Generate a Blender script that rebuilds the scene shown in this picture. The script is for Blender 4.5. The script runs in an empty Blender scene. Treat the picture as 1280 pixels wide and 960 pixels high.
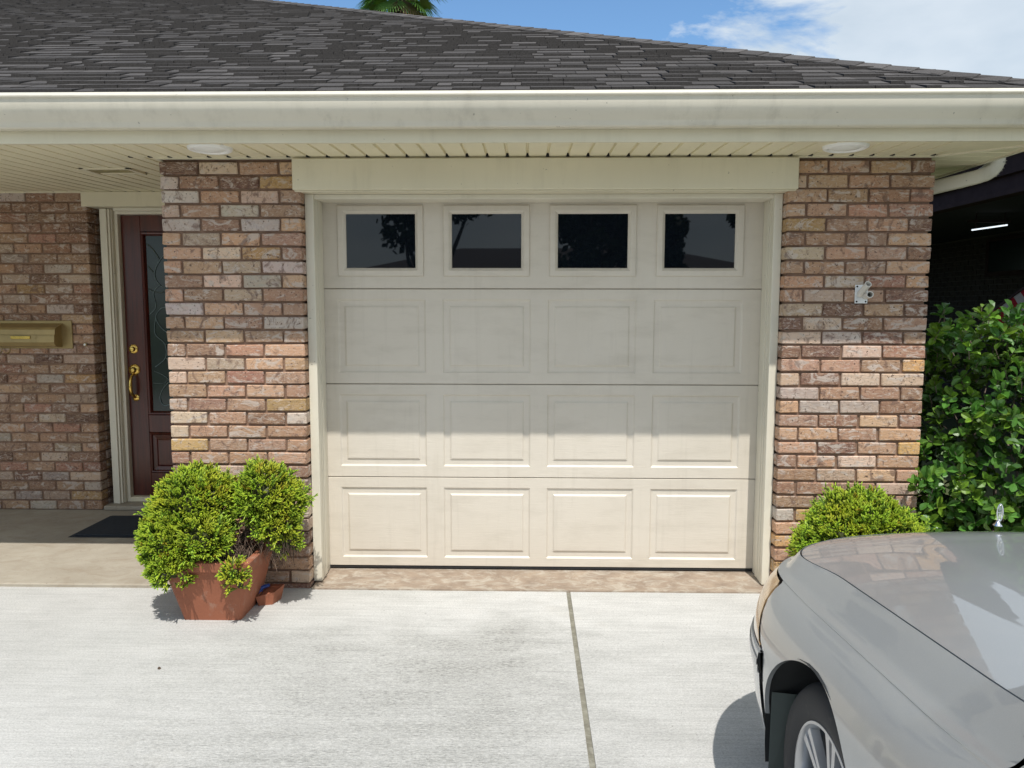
import bpy, math, random
from mathutils import Vector, Matrix, noise
random.seed(7)
R = math.radians
C = bpy.context.scene.collection
scene = bpy.context.scene
U = random.uniform

# ------------------------------------------------------------------ helpers
class MB:
    """collects shapes, links them as ONE mesh object"""
    def __init__(s): s.v = []; s.f = []; s.c = []; s.sm = False
    def add(s, vs, fs, col=(1, 1, 1)):
        n = len(s.v); s.v += [tuple(v) for v in vs]
        for i, f in enumerate(fs):
            s.f.append(tuple(n + k for k in f))
            s.c.append(col[i] if isinstance(col, list) else col)
        return s
    def box(s, x0, x1, y0, y1, z0, z1, col=(1, 1, 1)):
        vs = [(x0,y0,z0),(x1,y0,z0),(x1,y1,z0),(x0,y1,z0),(x0,y0,z1),(x1,y0,z1),(x1,y1,z1),(x0,y1,z1)]
        return s.add(vs, [(3,2,1,0),(4,5,6,7),(0,1,5,4),(1,2,6,5),(2,3,7,6),(3,0,4,7)], col)
    def bbox(s, x0, x1, y0, y1, z0, z1, b=.004, col=(1, 1, 1), jit=0.0):
        """box with chamfered edges; 24 verts"""
        X = (x0, x1); Y = (y0, y1); Z = (z0, z1); vs = []; idx = {}
        for i in (0, 1):
            for j in (0, 1):
                for k in (0, 1):
                    J = [U(-jit, jit) for _ in range(3)] if jit else (0, 0, 0)
                    sx = b if i == 0 else -b; sy = b if j == 0 else -b; sz = b if k == 0 else -b
                    for a, (dx, dy, dz) in enumerate(((0, sy, sz), (sx, 0, sz), (sx, sy, 0))):
                        idx[(i, j, k, a)] = len(vs)
                        vs.append((X[i]+dx+J[0], Y[j]+dy+J[1]*.5, Z[k]+dz+J[2]))
        g = lambda i, j, k, a: idx[(i, j, k, a)]
        fs = [(g(0,0,0,0),g(0,0,1,0),g(0,1,1,0),g(0,1,0,0)), (g(1,0,0,0),g(1,1,0,0),g(1,1,1,0),g(1,0,1,0)),
              (g(0,0,0,1),g(1,0,0,1),g(1,0,1,1),g(0,0,1,1)), (g(0,1,0,1),g(0,1,1,1),g(1,1,1,1),g(1,1,0,1)),
              (g(0,0,0,2),g(0,1,0,2),g(1,1,0,2),g(1,0,0,2)), (g(0,0,1,2),g(1,0,1,2),g(1,1,1,2),g(0,1,1,2))]
        for i in (0, 1):
            for j in (0, 1): fs.append((g(i,j,0,0),g(i,j,1,0),g(i,j,1,1),g(i,j,0,1)))
        for i in (0, 1):
            for k in (0, 1): fs.append((g(i,0,k,0),g(i,1,k,0),g(i,1,k,2),g(i,0,k,2)))
        for j in (0, 1):
            for k in (0, 1): fs.append((g(0,j,k,1),g(1,j,k,1),g(1,j,k,2),g(0,j,k,2)))
        for i in (0, 1):
            for j in (0, 1):
                for k in (0, 1): fs.append((g(i,j,k,0),g(i,j,k,1),g(i,j,k,2)))
        return s.add(vs, fs, col)
    def tube(s, pts, r, n=10, cap=True, col=(1, 1, 1)):
        pts = [Vector(p) for p in pts]; rs = r if isinstance(r, (list, tuple)) else [r]*len(pts)
        vs = []; prev = None
        for i, p in enumerate(pts):
            d = (pts[min(i+1, len(pts)-1)] - pts[max(i-1, 0)]).normalized()
            if prev is None:
                a = d.orthogonal().normalized()
            else:
                a = (prev - d*prev.dot(d)).normalized()
            prev = a; b = d.cross(a)
            for k in range(n):
                t = 2*math.pi*k/n; vs.append(p + (a*math.cos(t) + b*math.sin(t))*rs[i])
        fs = [(i*n+k, i*n+(k+1) % n, (i+1)*n+(k+1) % n, (i+1)*n+k) for i in range(len(pts)-1) for k in range(n)]
        if cap: fs += [tuple(range(n))[::-1], tuple((len(pts)-1)*n+k for k in range(n))]
        return s.add(vs, fs, col)
    def lathe(s, prof, M=Matrix(), n=24, col=(1, 1, 1)):
        """prof: (r, h) around local z"""
        vs = [M @ Vector((r*math.cos(2*math.pi*k/n), r*math.sin(2*math.pi*k/n), h)) for r, h in prof for k in range(n)]
        fs = [(i*n+k, i*n+(k+1) % n, (i+1)*n+(k+1) % n, (i+1)*n+k) for i in range(len(prof)-1) for k in range(n)]
        return s.add(vs, fs, col)
    def grid(s, P, col=(1, 1, 1), close=False):
        """P: rows of points"""
        n = len(P[0]); vs = [p for row in P for p in row]; m = n if close else n-1
        fs = [(i*n+k, i*n+(k+1) % n, (i+1)*n+(k+1) % n, (i+1)*n+k) for i in range(len(P)-1) for k in range(m)]
        return s.add(vs, fs, col)
    def prism(s, poly, axis, a, b, col=(1, 1, 1)):
        """closed 2-D poly extruded along axis; poly coords are the other two axes in order"""
        def mk(q, t):
            q = list(q); q.insert(axis, t); return tuple(q)
        n = len(poly); vs = [mk(q, a) for q in poly] + [mk(q, b) for q in poly]
        fs = [(k, (k+1) % n, n+(k+1) % n, n+k) for k in range(n)] + [tuple(range(n))[::-1], tuple(range(n, 2*n))]
        return s.add(vs, fs, col)
    def build(s, name, mat, parent=None, smooth=False, angle=None):
        me = bpy.data.meshes.new(name); me.from_pydata(s.v, [], s.f); me.validate(clean_customdata=False)
        if len(me.polygons) == len(s.c):
            at = me.color_attributes.new('tint', 'FLOAT_COLOR', 'CORNER')
            buf = []
            for p in me.polygons:
                c = s.c[p.index]
                buf += [c[0], c[1], c[2], 1.0]*p.loop_total
            at.data.foreach_set('color', buf)
        import bmesh
        if smooth or angle:
            bm = bmesh.new(); bm.from_mesh(me); bmesh.ops.remove_doubles(bm, verts=bm.verts, dist=1e-5)
            bmesh.ops.recalc_face_normals(bm, faces=bm.faces)
            for f in bm.faces: f.smooth = True
            if angle:
                for e in bm.edges:
                    if len(e.link_faces) == 2 and e.calc_face_angle(0) > R(angle): e.smooth = False
            bm.to_mesh(me); bm.free()
        me.materials.append(mat)
        o = bpy.data.objects.new(name, me); C.objects.link(o)
        if parent is not None:
            o.parent = parent; o.matrix_parent_inverse = Matrix.Translation(-parent_loc(parent))
        return o
def parent_loc(p):
    v = Vector(p.location)
    while p.parent is not None:
        p = p.parent; v = Vector(p.location)
        break
    return root_loc(p)
def root_loc(p):
    while p.parent is not None: p = p.parent
    return Vector(p.location)
def fix(o):  # children are written in world coordinates: cancel the root's location once only
    if o.parent and o.parent.parent: o.matrix_parent_inverse = Matrix()
def tag(o, label=None, cat=None, group=None, kind=None):
    if label: o['label'] = label
    if cat: o['category'] = cat
    if group: o['group'] = group
    if kind: o['kind'] = kind
    return o
def thing(name, label, cat, loc=(0, 0, 0), group=None):
    o = bpy.data.objects.new(name, None); C.objects.link(o); o.location = loc; o.empty_display_size = .1
    return tag(o, label, cat, group)
def struct(name, mb, mat, **k): return tag(mb.build(name, mat, **k), kind='structure')
def sub(mb, name, mat, parent, label=None, **k):
    o = mb.build(name, mat, parent, **k); fix(o)
    if label: o['label'] = label
    return o

# ------------------------------------------------------------------ materials
def nt(name):
    m = bpy.data.materials.new(name); m.use_nodes = True; t = m.node_tree
    return m, t.nodes, t.links, t.nodes['Principled BSDF']
def lin(c): return tuple(c) + (1,) if len(c) == 3 else tuple(c)
def node(N, typ, **k):
    n = N.new(typ)
    for a, b in k.items():
        if a in n.inputs.keys() if False else False: pass
        setattr(n, a, b)
    return n
def nz(N, L, scale, detail=6, rough=.6, coord=None, stretch=(1, 1, 1), dist=0, off=None):
    tc = N.new('ShaderNodeTexCoord'); mp = N.new('ShaderNodeMapping'); mp.inputs['Scale'].default_value = stretch
    L.new(tc.outputs['Object'], mp.inputs['Vector'])
    if off is not None: L.new(off, mp.inputs['Location'])
    n = N.new('ShaderNodeTexNoise'); n.inputs['Scale'].default_value = scale; n.inputs['Detail'].default_value = detail
    n.inputs['Roughness'].default_value = rough; n.inputs['Distortion'].default_value = dist
    L.new(mp.outputs[0], n.inputs['Vector']); return n.outputs['Fac']
def ramp(N, L, fac, stops, interp='LINEAR'):
    r = N.new('ShaderNodeValToRGB'); r.color_ramp.interpolation = interp; e = r.color_ramp.elements
    while len(e) > 1: e.remove(e[-1])
    e[0].position = stops[0][0]; e[0].color = lin(stops[0][1] if not isinstance(stops[0][1], (int, float)) else (stops[0][1],)*3)
    for p, c in stops[1:]:
        x = e.new(p); x.color = lin(c if not isinstance(c, (int, float)) else (c,)*3)
    L.new(fac, r.inputs['Fac']); return r.outputs['Color']
def mix(N, L, fac, a, b, mode='MIX'):
    m = N.new('ShaderNodeMix'); m.data_type = 'RGBA'; m.blend_type = mode
    for i, v in ((0, fac), (6, a), (7, b)):
        if isinstance(v, (int, float)): m.inputs[i].default_value = v
        elif isinstance(v, tuple): m.inputs[i].default_value = lin(v)
        else: L.new(v, m.inputs[i])
    return m.outputs[2]
def bump(N, L, P, h, strength, dist=.002, prev=None):
    b = N.new('ShaderNodeBump'); b.inputs['Strength'].default_value = strength; b.inputs['Distance'].default_value = dist
    L.new(h, b.inputs['Height'])
    if prev is not None: L.new(prev, b.inputs['Normal'])
    L.new(b.outputs[0], P.inputs['Normal']); return b.outputs[0]

def simple(name, col, rough=.5, metal=0, var=.12, scale=8, coat=0, spec=None, bstr=0, bscale=200, dirt=None):
    m, N, L, P = nt(name)
    f = nz(N, L, scale, 5, .6)
    c = ramp(N, L, f, [(.25, tuple(x*(1-var) for x in col)), (.75, tuple(min(1, x*(1+var)) for x in col))])
    if dirt:
        f2 = nz(N, L, dirt[0], 8, .7); k = ramp(N, L, f2, [(dirt[1], 0), (dirt[1]+.15, 1)])
        c = mix(N, L, k, c, dirt[2])
    L.new(c, P.inputs['Base Color']); P.inputs['Roughness'].default_value = rough; P.inputs['Metallic'].default_value = metal
    P.inputs['Coat Weight'].default_value = coat; P.inputs['Coat Roughness'].default_value = .03
    if spec is not None: P.inputs['Specular IOR Level'].default_value = spec
    if bstr: bump(N, L, P, nz(N, L, bscale, 3, .6), bstr, .001)
    return m
def tinted(name, rough=.7, var=.2, scale=30, bstr=.3, bscale=150, spec=.3, mul=1.0, sheen=0, trans=0):
    """base colour from the mesh's own per-face tint"""
    m, N, L, P = nt(name); a = N.new('ShaderNodeAttribute'); a.attribute_name = 'tint'
    f = nz(N, L, scale, 4, .6); k = ramp(N, L, f, [(.25, (1-var)*mul), (.75, (1+var)*mul)])
    c = mix(N, L, 1.0, a.outputs['Color'], k, 'MULTIPLY')
    L.new(c, P.inputs['Base Color']); P.inputs['Roughness'].default_value = rough; P.inputs['Specular IOR Level'].default_value = spec
    if bstr: bump(N, L, P, nz(N, L, bscale, 3, .6), bstr, .002)
    if trans:
        t = N.new('ShaderNodeBsdfTranslucent'); L.new(mix(N, L, 1.0, c, (1.3, 1.5, .6), 'MULTIPLY'), t.inputs['Color'])
        s = N.new('ShaderNodeMixShader'); s.inputs[0].default_value = trans
        L.new(P.outputs[0], s.inputs[1]); L.new(t.outputs[0], s.inputs[2]); L.new(s.outputs[0], N['Material Output'].inputs[0])
    return m

def brick_mat(name, dark=1.0):
    m, N, L, P = nt(name); a = N.new('ShaderNodeAttribute'); a.attribute_name = 'tint'
    off = N.new('ShaderNodeVectorMath'); off.operation = 'SCALE'; off.inputs['Scale'].default_value = 37
    L.new(a.outputs['Color'], off.inputs[0])
    o = off.outputs[0]
    f1 = nz(N, L, 16, 6, .65, stretch=(1, 1, 1.8), dist=1.5, off=o)      # broad mottling
    f2 = nz(N, L, 30, 8, .72, stretch=(.7, .7, 2.0), dist=2.6, off=o)  # pale lime smears
    f3 = nz(N, L, 75, 3, .5, off=o)                                    # dark pits
    f4 = nz(N, L, 24, 6, .7, dist=1.6, off=o)
    tint = mix(N, L, 1.0, a.outputs['Color'], (1.36, 1.30, 1.24), 'MULTIPLY')
    c = mix(N, L, ramp(N, L, f1, [(.38, .15), (.60, .9)]), tint, mix(N, L, .40, tint, (.56, .38, .25), 'MIX'))
    c = mix(N, L, ramp(N, L, f4, [(.54, 0), (.66, .62)]), c, (.19, .115, .085))
    c = mix(N, L, ramp(N, L, f2, [(.53, 0), (.61, .62)]), c, (.64, .54, .46))
    f5 = nz(N, L, 10, 7, .62, stretch=(.8, .8, 1.5), dist=2.0, off=o)
    c = mix(N, L, ramp(N, L, f5, [(.54, 0), (.60, .66)]), c, (.60, .53, .475))
    f6 = nz(N, L, 12, 7, .66, stretch=(1.2, 1.2, 1), dist=1.2, off=o)
    c = mix(N, L, ramp(N, L, f6, [(.36, .7), (.44, 0)]), c, (.16, .095, .075))
    c = mix(N, L, ramp(N, L, f3, [(.64, 0), (.69, .85)]), c, (.085, .05, .038))
    c = mix(N, L, ramp(N, L, nz(N, L, 1.6, 5, .6), [(.35, 0), (.75, .25)]), c, (.22, .15, .11))
    c = mix(N, L, 1.0, c, (dark, dark, dark), 'MULTIPLY')
    L.new(c, P.inputs['Base Color']); P.inputs['Roughness'].default_value = .88; P.inputs['Specular IOR Level'].default_value = .25
    b1 = bump(N, L, P, nz(N, L, 22, 6, .7, stretch=(.7, .7, 2.2), dist=2.5, off=o), .8, .006)
    bump(N, L, P, nz(N, L, 160, 4, .6, off=o), .5, .0015, b1)
    return m
M = {}
M['brick'] = brick_mat('brick_clay')
def mortar_mat():
    m, N, L, P = nt('mortar_sand')
    c = ramp(N, L, nz(N, L, 18, 7, .7), [(.3, (.19, .115, .08)), (.7, (.30, .195, .135))])
    L.new(c, P.inputs['Base Color']); P.inputs['Roughness'].default_value = .95
    bump(N, L, P, nz(N, L, 240, 4, .7), .8, .002); return m
M['mortar'] = mortar_mat()
def streaky(name, col, dirtcol, rough=.42, amt=.35, bstr=.08):
    """painted metal or vinyl with rain streaks running down it"""
    m, N, L, P = nt(name)
    f = nz(N, L, 1.2, 6, .7, stretch=(9, 9, 1.0)); g = nz(N, L, 3.0, 6, .65)
    k = mix(N, L, 1.0, ramp(N, L, f, [(.48, 0), (.72, 1)]), ramp(N, L, g, [(.4, 0), (.7, 1)]), 'MULTIPLY')
    k2 = mix(N, L, 1.0, k, (amt, amt, amt), 'MULTIPLY')
    base = ramp(N, L, nz(N, L, 2.2, 4, .5), [(.3, tuple(x*.95 for x in col)), (.7, tuple(x*1.03 for x in col))])
    c = mix(N, L, k2, base, dirtcol)
    sp = nz(N, L, 45, 2, .5); c = mix(N, L, ramp(N, L, sp, [(.735, 0), (.76, .5)]), c, tuple(x*.45 for x in dirtcol))
    L.new(c, P.inputs['Base Color']); P.inputs['Roughness'].default_value = rough
    b1 = bump(N, L, P, nz(N, L, 3.5, 3, .5), bstr*2, .012)
    bump(N, L, P, nz(N, L, 300, 3, .6), bstr, .0008, b1); return m
M['cream'] = streaky('cream_paint', (.72, .665, .505), (.34, .30, .21))
M['gutter'] = streaky('gutter_paint', (.66, .62, .52), (.27, .25, .20), rough=.35, amt=.55)
M['soffit'] = streaky('soffit_vinyl', (.79, .73, .53), (.45, .41, .29), rough=.5, amt=.25)
M['trim'] = streaky('trim_paint', (.73, .69, .575), (.38, .35, .27), rough=.4, amt=.3)
def garage_mat():
    m, N, L, P = nt('garage_door_paint'); tc = N.new('ShaderNodeTexCoord')
    base = ramp(N, L, nz(N, L, 1.6, 6, .6), [(.3, (.64, .585, .50)), (.7, (.69, .635, .55))])
    f = nz(N, L, 3, 5, .65, stretch=(1, 1, 3.5)); base = mix(N, L, ramp(N, L, f, [(.5, 0), (.78, .35)]), base, (.43, .385, .31))
    st = nz(N, L, 1.0, 6, .7, stretch=(16, 16, 1.0)); base = mix(N, L, ramp(N, L, st, [(.55, 0), (.8, .22)]), base, (.36, .32, .25))
    L.new(base, P.inputs['Base Color']); P.inputs['Roughness'].default_value = .40
    b1 = bump(N, L, P, nz(N, L, 2.4, 3, .5), .25, .02)
    bump(N, L, P, nz(N, L, 60, 5, .7, stretch=(.16, 1, 2.2), dist=.6), .55, .0022, b1); return m
M['garage'] = garage_mat()
def glass_mat(name, col=(.004, .006, .009), rough=.015):
    m, N, L, P = nt(name)
    L.new(ramp(N, L, nz(N, L, 4, 4, .6), [(.3, col), (.8, tuple(x*1.6 for x in col))]), P.inputs['Base Color'])
    P.inputs['Roughness'].default_value = rough; P.inputs['IOR'].default_value = 1.52; return m
M['glass'] = glass_mat('dark_glass')
def concrete_mat():
    m, N, L, P = nt('driveway_concrete')
    g = nz(N, L, .55, 7, .62); base = ramp(N, L, g, [(.3, (.51, .508, .49)), (.55, (.585, .583, .568)), (.75, (.64, .638, .625))])
    s = nz(N, L, 6, 8, .75, stretch=(.6, 1.2, 1)); base = mix(N, L, ramp(N, L, s, [(.42, 0), (.72, .55)]), base, (.40, .40, .385))
    # worn grey zone where the cars stand: exposed sand, soft edged, further out than the wall line
    tc = N.new('ShaderNodeTexCoord'); sx = N.new('ShaderNodeSeparateXYZ'); L.new(tc.outputs['Object'], sx.inputs[0])
    def mr(sock, a, b, lo=0, hi=1):
        q = N.new('ShaderNodeMapRange'); q.interpolation_type = 'SMOOTHSTEP'; L.new(sock, q.inputs[0])
        q.inputs[1].default_value = a; q.inputs[2].default_value = b; q.inputs[3].default_value = lo; q.inputs[4].default_value = hi; return q.outputs[0]
    wob = nz(N, L, 1.7, 6, .65); ad = N.new('ShaderNodeMath'); ad.operation = 'MULTIPLY_ADD'; L.new(wob, ad.inputs[0]); ad.inputs[1].default_value = 1.3
    L.new(sx.outputs['Y'], ad.inputs[2])
    zone = mr(ad.outputs[0], .10, -.40)
    xw = N.new('ShaderNodeMath'); xw.operation = 'MULTIPLY_ADD'; L.new(wob, xw.inputs[0]); xw.inputs[1].default_value = .9; L.new(sx.outputs['X'], xw.inputs[2])
    zx = mix(N, L, 1.0, mr(xw.outputs[0], -1.5, -.3, .25, 1), mr(xw.outputs[0], 1.0, .2, .35, 1), 'MULTIPLY')
    grain = nz(N, L, 95, 6, .8, stretch=(.45, 1.5, 1)); gr = ramp(N, L, grain, [(.38, (.13, .13, .12)), (.60, (.50, .50, .475))])
    zf = mix(N, L, 1.0, mix(N, L, 1.0, zone, zx, 'MULTIPLY'), ramp(N, L, nz(N, L, 5.5, 9, .8, stretch=(.55, 1.3, 1)), [(.30, .25), (.66, .85)]), 'MULTIPLY')
    base = mix(N, L, zf, base, gr)
    fine = nz(N, L, 330, 3, .7); base = mix(N, L, ramp(N, L, fine, [(.30, .45), (.5, 0)]), base, (.27, .27, .26))
    brm = nz(N, L, 80, 5, .75, stretch=(.035, 1.5, 1)); base = mix(N, L, 1.0, base, ramp(N, L, brm, [(.35, .88), (.6, 1.04)]), 'MULTIPLY')
    agg = nz(N, L, 150, 3, .8, stretch=(.8, 1.2, 1)); base = mix(N, L, 1.0, base, ramp(N, L, agg, [(.34, .76), (.56, 1.05)]), 'MULTIPLY')
    pit = nz(N, L, 70, 2, .5); base = mix(N, L, ramp(N, L, pit, [(.73, 0), (.76, .7)]), base, (.20, .19, .175))
    rust = nz(N, L, .9, 6, .7); base = mix(N, L, ramp(N, L, rust, [(.58, 0), (.8, .35)]), base, (.45, .41, .33))
    L.new(base, P.inputs['Base Color']); P.inputs['Roughness'].default_value = .85; P.inputs['Specular IOR Level'].default_value = .3
    b1 = bump(N, L, P, nz(N, L, 90, 5, .7, stretch=(.06, 1.6, 1)), .5, .002)
    bump(N, L, P, nz(N, L, 240, 4, .75), .6, .002, b1); return m
M['concrete'] = concrete_mat()
def old_concrete(name, a, b, c2, s=5):
    m, N, L, P = nt(name)
    base = ramp(N, L, nz(N, L, s, 8, .7), [(.3, a), (.7, b)])
    base = mix(N, L, ramp(N, L, nz(N, L, s*2.4, 7, .75, stretch=(.6, 1, 1), dist=.8), [(.47, 0), (.66, .75)]), base, c2)
    base = mix(N, L, ramp(N, L, nz(N, L, 60, 3, .6), [(.66, 0), (.72, .6)]), base, (.12, .09, .07))
    L.new(base, P.inputs['Base Color']); P.inputs['Roughness'].default_value = .9
    bump(N, L, P, nz(N, L, 60, 7, .8), .8, .004); return m
M['threshold'] = old_concrete('threshold_concrete', (.22, .165, .125), (.40, .32, .245), (.52, .48, .41), 6)
M['porch'] = old_concrete('porch_concrete', (.33, .29, .23), (.43, .39, .32), (.30, .25, .19), 3)
M['joint'] = old_concrete('joint_filler', (.13, .12, .09), (.26, .25, .20), (.33, .32, .27), 12)
M['black'] = simple('matte_black', (.012, .012, .013), .9)
M['rubber'] = simple('black_rubber', (.022, .022, .024), .72, bstr=.3, bscale=120, dirt=(18, .6, (.06, .058, .053)))
M['ground'] = old_concrete('grass_soil', (.06, .07, .03), (.09, .11, .035), (.05, .085, .02), 3)
M['street'] = old_concrete('street_asphalt', (.10, .10, .10), (.15, .15, .145), (.08, .08, .08), 4)
M['shingle'] = tinted('roof_shingle', .95, .38, 150, 1.0, 320, .15)
M['terracotta'] = simple('terracotta_clay', (.30, .105, .055), .75, var=.18, scale=5, bstr=.5, bscale=120, dirt=(9, .56, (.36, .22, .16)))
M['needle'] = tinted('conifer_needle', .5, .15, 20, 0, 100, .35, trans=.22)
M['leaf'] = tinted('glossy_leaf', .40, .15, 20, .15, 90, .55, trans=.16)
M['treeleaf'] = tinted('tree_leaf', .6, .2, 3, 0, 60, .3, trans=.15)
M['bark'] = simple('bark', (.085, .06, .042), .9, var=.35, scale=25, bstr=.8, bscale=60)
M['twig'] = simple('dead_twig', (.20, .155, .125), .9, var=.35, scale=25)
M['soil'] = simple('potting_soil', (.045, .032, .022), .95, var=.4, scale=40, bstr=.9, bscale=80)
M['wood'] = None
def wood_mat():
    m, N, L, P = nt('mahogany'); f = nz(N, L, 3, 7, .65, stretch=(12, 12, .7), dist=.5)
    L.new(ramp(N, L, f, [(.3, (.040, .007, .004)), (.55, (.085, .014, .008)), (.8, (.14, .028, .012))]), P.inputs['Base Color'])
    P.inputs['Roughness'].default_value = .28; P.inputs['Coat Weight'].default_value = .5; P.inputs['Coat Roughness'].default_value = .12
    bump(N, L, P, f, .2, .001); return m
M['wood'] = wood_mat(); M['wood'].node_tree.nodes['Principled BSDF'].inputs['Coat Weight'].default_value = .25
M['brass'] = simple('polished_brass', (.72, .50, .14), .22, 1, var=.15, scale=12, dirt=(20, .62, (.30, .19, .05)))
M['brass_paint'] = simple('aged_brass_sheet', (.38, .285, .13), .42, .5, var=.15, scale=6, dirt=(14, .6, (.20, .14, .05)))
M['caming'] = simple('lead_caming', (.13, .17, .17), .45, .7)
M['doorglass'] = glass_mat('textured_door_glass', (.010, .022, .020), .12)
M['mat'] = simple('door_mat_fibre', (.022, .028, .038), .95, var=.3, scale=60, bstr=1, bscale=300)
M['white'] = simple('white_enamel', (.86, .86, .84), .4, var=.03)
M['socket'] = simple('cast_socket', (.70, .68, .63), .45)
M['lens'] = simple('frosted_lens', (.82, .83, .80), .35, var=.05)
M['steel'] = simple('zinc_plate', (.80, .81, .82), .40, .25, var=.15, scale=14)
M['chrome'] = simple('chrome', (.78, .79, .80), .08, 1, var=.03)
M['alloy'] = simple('silver_alloy', (.52, .53, .55), .30, .85, var=.08, scale=10, dirt=(12, .62, (.30, .28, .26)))
M['blue'] = simple('blue_plastic', (.02, .06, .28), .4)
def car_paint():
    m, N, L, P = nt('silver_car_paint')
    f = nz(N, L, 1400, 2, .5); c = ramp(N, L, f, [(.35, (.40, .415, .425)), (.65, (.48, .495, .505))])
    d = nz(N, L, 3, 6, .65); c = mix(N, L, ramp(N, L, d, [(.5, 0), (.8, .22)]), c, (.40, .395, .375))
    L.new(c, P.inputs['Base Color']); P.inputs['Metallic'].default_value = .55; P.inputs['Roughness'].default_value = .36
    P.inputs['Coat Weight'].default_value = 1; P.inputs['Coat IOR'].default_value = 1.55
    rr = ramp(N, L, nz(N, L, 5, 6, .7), [(.4, .012), (.8, .05)]); L.new(rr, P.inputs['Coat Roughness']); return m
M['paint'] = car_paint()
M['liner'] = simple('wheel_liner', (.016, .018, .019), .6, bstr=.3, bscale=90)
M['guard'] = simple('grey_plastic_guard', (.06, .075, .07), .6)
def lamp_mat(name, a, b):
    m, N, L, P = nt(name); L.new(ramp(N, L, nz(N, L, 10, 3, .5, stretch=(1, 1, 5)), [(.35, a), (.65, b)]), P.inputs['Base Color'])
    P.inputs['Roughness'].default_value = .12; P.inputs['Coat Weight'].default_value = 1; P.inputs['Metallic'].default_value = .25; return m
M['amber'] = lamp_mat('amber_lens', (.50, .30, .13), (.66, .47, .28))
M['headlamp'] = lamp_mat('headlamp_lens', (.42, .38, .30), (.56, .53, .46))
M['red_lens'] = lamp_mat('red_lens', (.25, .01, .01), (.35, .02, .02))
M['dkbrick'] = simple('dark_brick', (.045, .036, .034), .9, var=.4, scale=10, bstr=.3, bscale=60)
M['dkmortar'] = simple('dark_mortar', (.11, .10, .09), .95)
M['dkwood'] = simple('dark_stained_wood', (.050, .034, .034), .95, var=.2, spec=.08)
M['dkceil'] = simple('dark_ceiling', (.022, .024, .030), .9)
M['farwall'] = simple('far_house_wall', (.30, .24, .19), .9, var=.15, scale=3)
M['farroof'] = simple('far_house_roof', (.075, .06, .06), .9, var=.2, scale=9)
def emis(name, col, s):
    m, N, L, P = nt(name); P.inputs['Base Color'].default_value = lin(col); P.inputs['Emission Color'].default_value = lin(col); P.inputs['Emission Strength'].default_value = s
    L.new(ramp(N, L, nz(N, L, 2, 2, .5), [(.2, tuple(x*.97 for x in col)), (.8, col)]), P.inputs['Emission Color']); return m
M['tube'] = emis('fluorescent_tube', (.85, .93, 1), 1.3)
M['flag'] = tinted('flag_cloth', .8, .06, 12, .2, 300, .2)

# ------------------------------------------------------------------ camera (solved from the door's panel grid)
f_, cx, cy, cz, yaw, pitch, roll = 961.0, -.05988508, -4.29582579, 1.49621213, .02115535, .09913842, .00145788
fw = Vector((-math.sin(yaw)*math.cos(pitch), math.cos(yaw)*math.cos(pitch), -math.sin(pitch)))
r0 = Vector((math.cos(yaw), math.sin(yaw), 0)); u0 = r0.cross(fw)
rr = math.cos(roll)*r0 + math.sin(roll)*u0; uu = -math.sin(roll)*r0 + math.cos(roll)*u0
cam = bpy.data.cameras.new('camera'); cam.sensor_width = 36; cam.lens = f_/1280*36; cam.clip_end = 2000; cam.clip_start = .05
co = bpy.data.objects.new('camera', cam); C.objects.link(co)
mw = Matrix(((rr.x, uu.x, -fw.x, cx), (rr.y, uu.y, -fw.y, cy), (rr.z, uu.z, -fw.z, cz), (0, 0, 0, 1)))
co.matrix_world = mw; scene.camera = co

# ------------------------------------------------------------------ light and sky
scene.view_settings.view_transform = 'Standard'; scene.view_settings.look = 'None'; scene.view_settings.exposure = 0
sd = Vector((.13, -1, 1.93)).normalized()      # towards the sun
sun = bpy.data.lights.new('sun', 'SUN'); sun.energy = 4.3; sun.angle = R(.53); sun.color = (1, .955, .885)
so = bpy.data.objects.new('sun', sun); C.objects.link(so); so.rotation_euler = sd.to_track_quat('Z', 'Y').to_euler()
w = bpy.data.worlds.new('World'); scene.world = w; w.use_nodes = True
N, L = w.node_tree.nodes, w.node_tree.links
bg = N['Background']; sky = N.new('ShaderNodeTexSky'); sky.sky_type = 'NISHITA'; sky.sun_disc = False
sky.sun_elevation = math.asin(sd.z); sky.sun_rotation = math.atan2(sd.x, sd.y); sky.altitude = 0; sky.air_density = 1.0; sky.dust_density = .6; sky.ozone_density = 1.6
bg.inputs['Strength'].default_value = .15
tc = N.new('ShaderNodeTexCoord'); mp = N.new('ShaderNodeMapping'); mp.inputs['Scale'].default_value = (1, 1, 2.4)
L.new(tc.outputs['Generated'], mp.inputs[0])
n1 = N.new('ShaderNodeTexNoise'); n1.inputs['Scale'].default_value = 4.2; n1.inputs['Detail'].default_value = 9; n1.inputs['Roughness'].default_value = .58; n1.inputs['Distortion'].default_value = .4
L.new(mp.outputs[0], n1.inputs[0])
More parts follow.
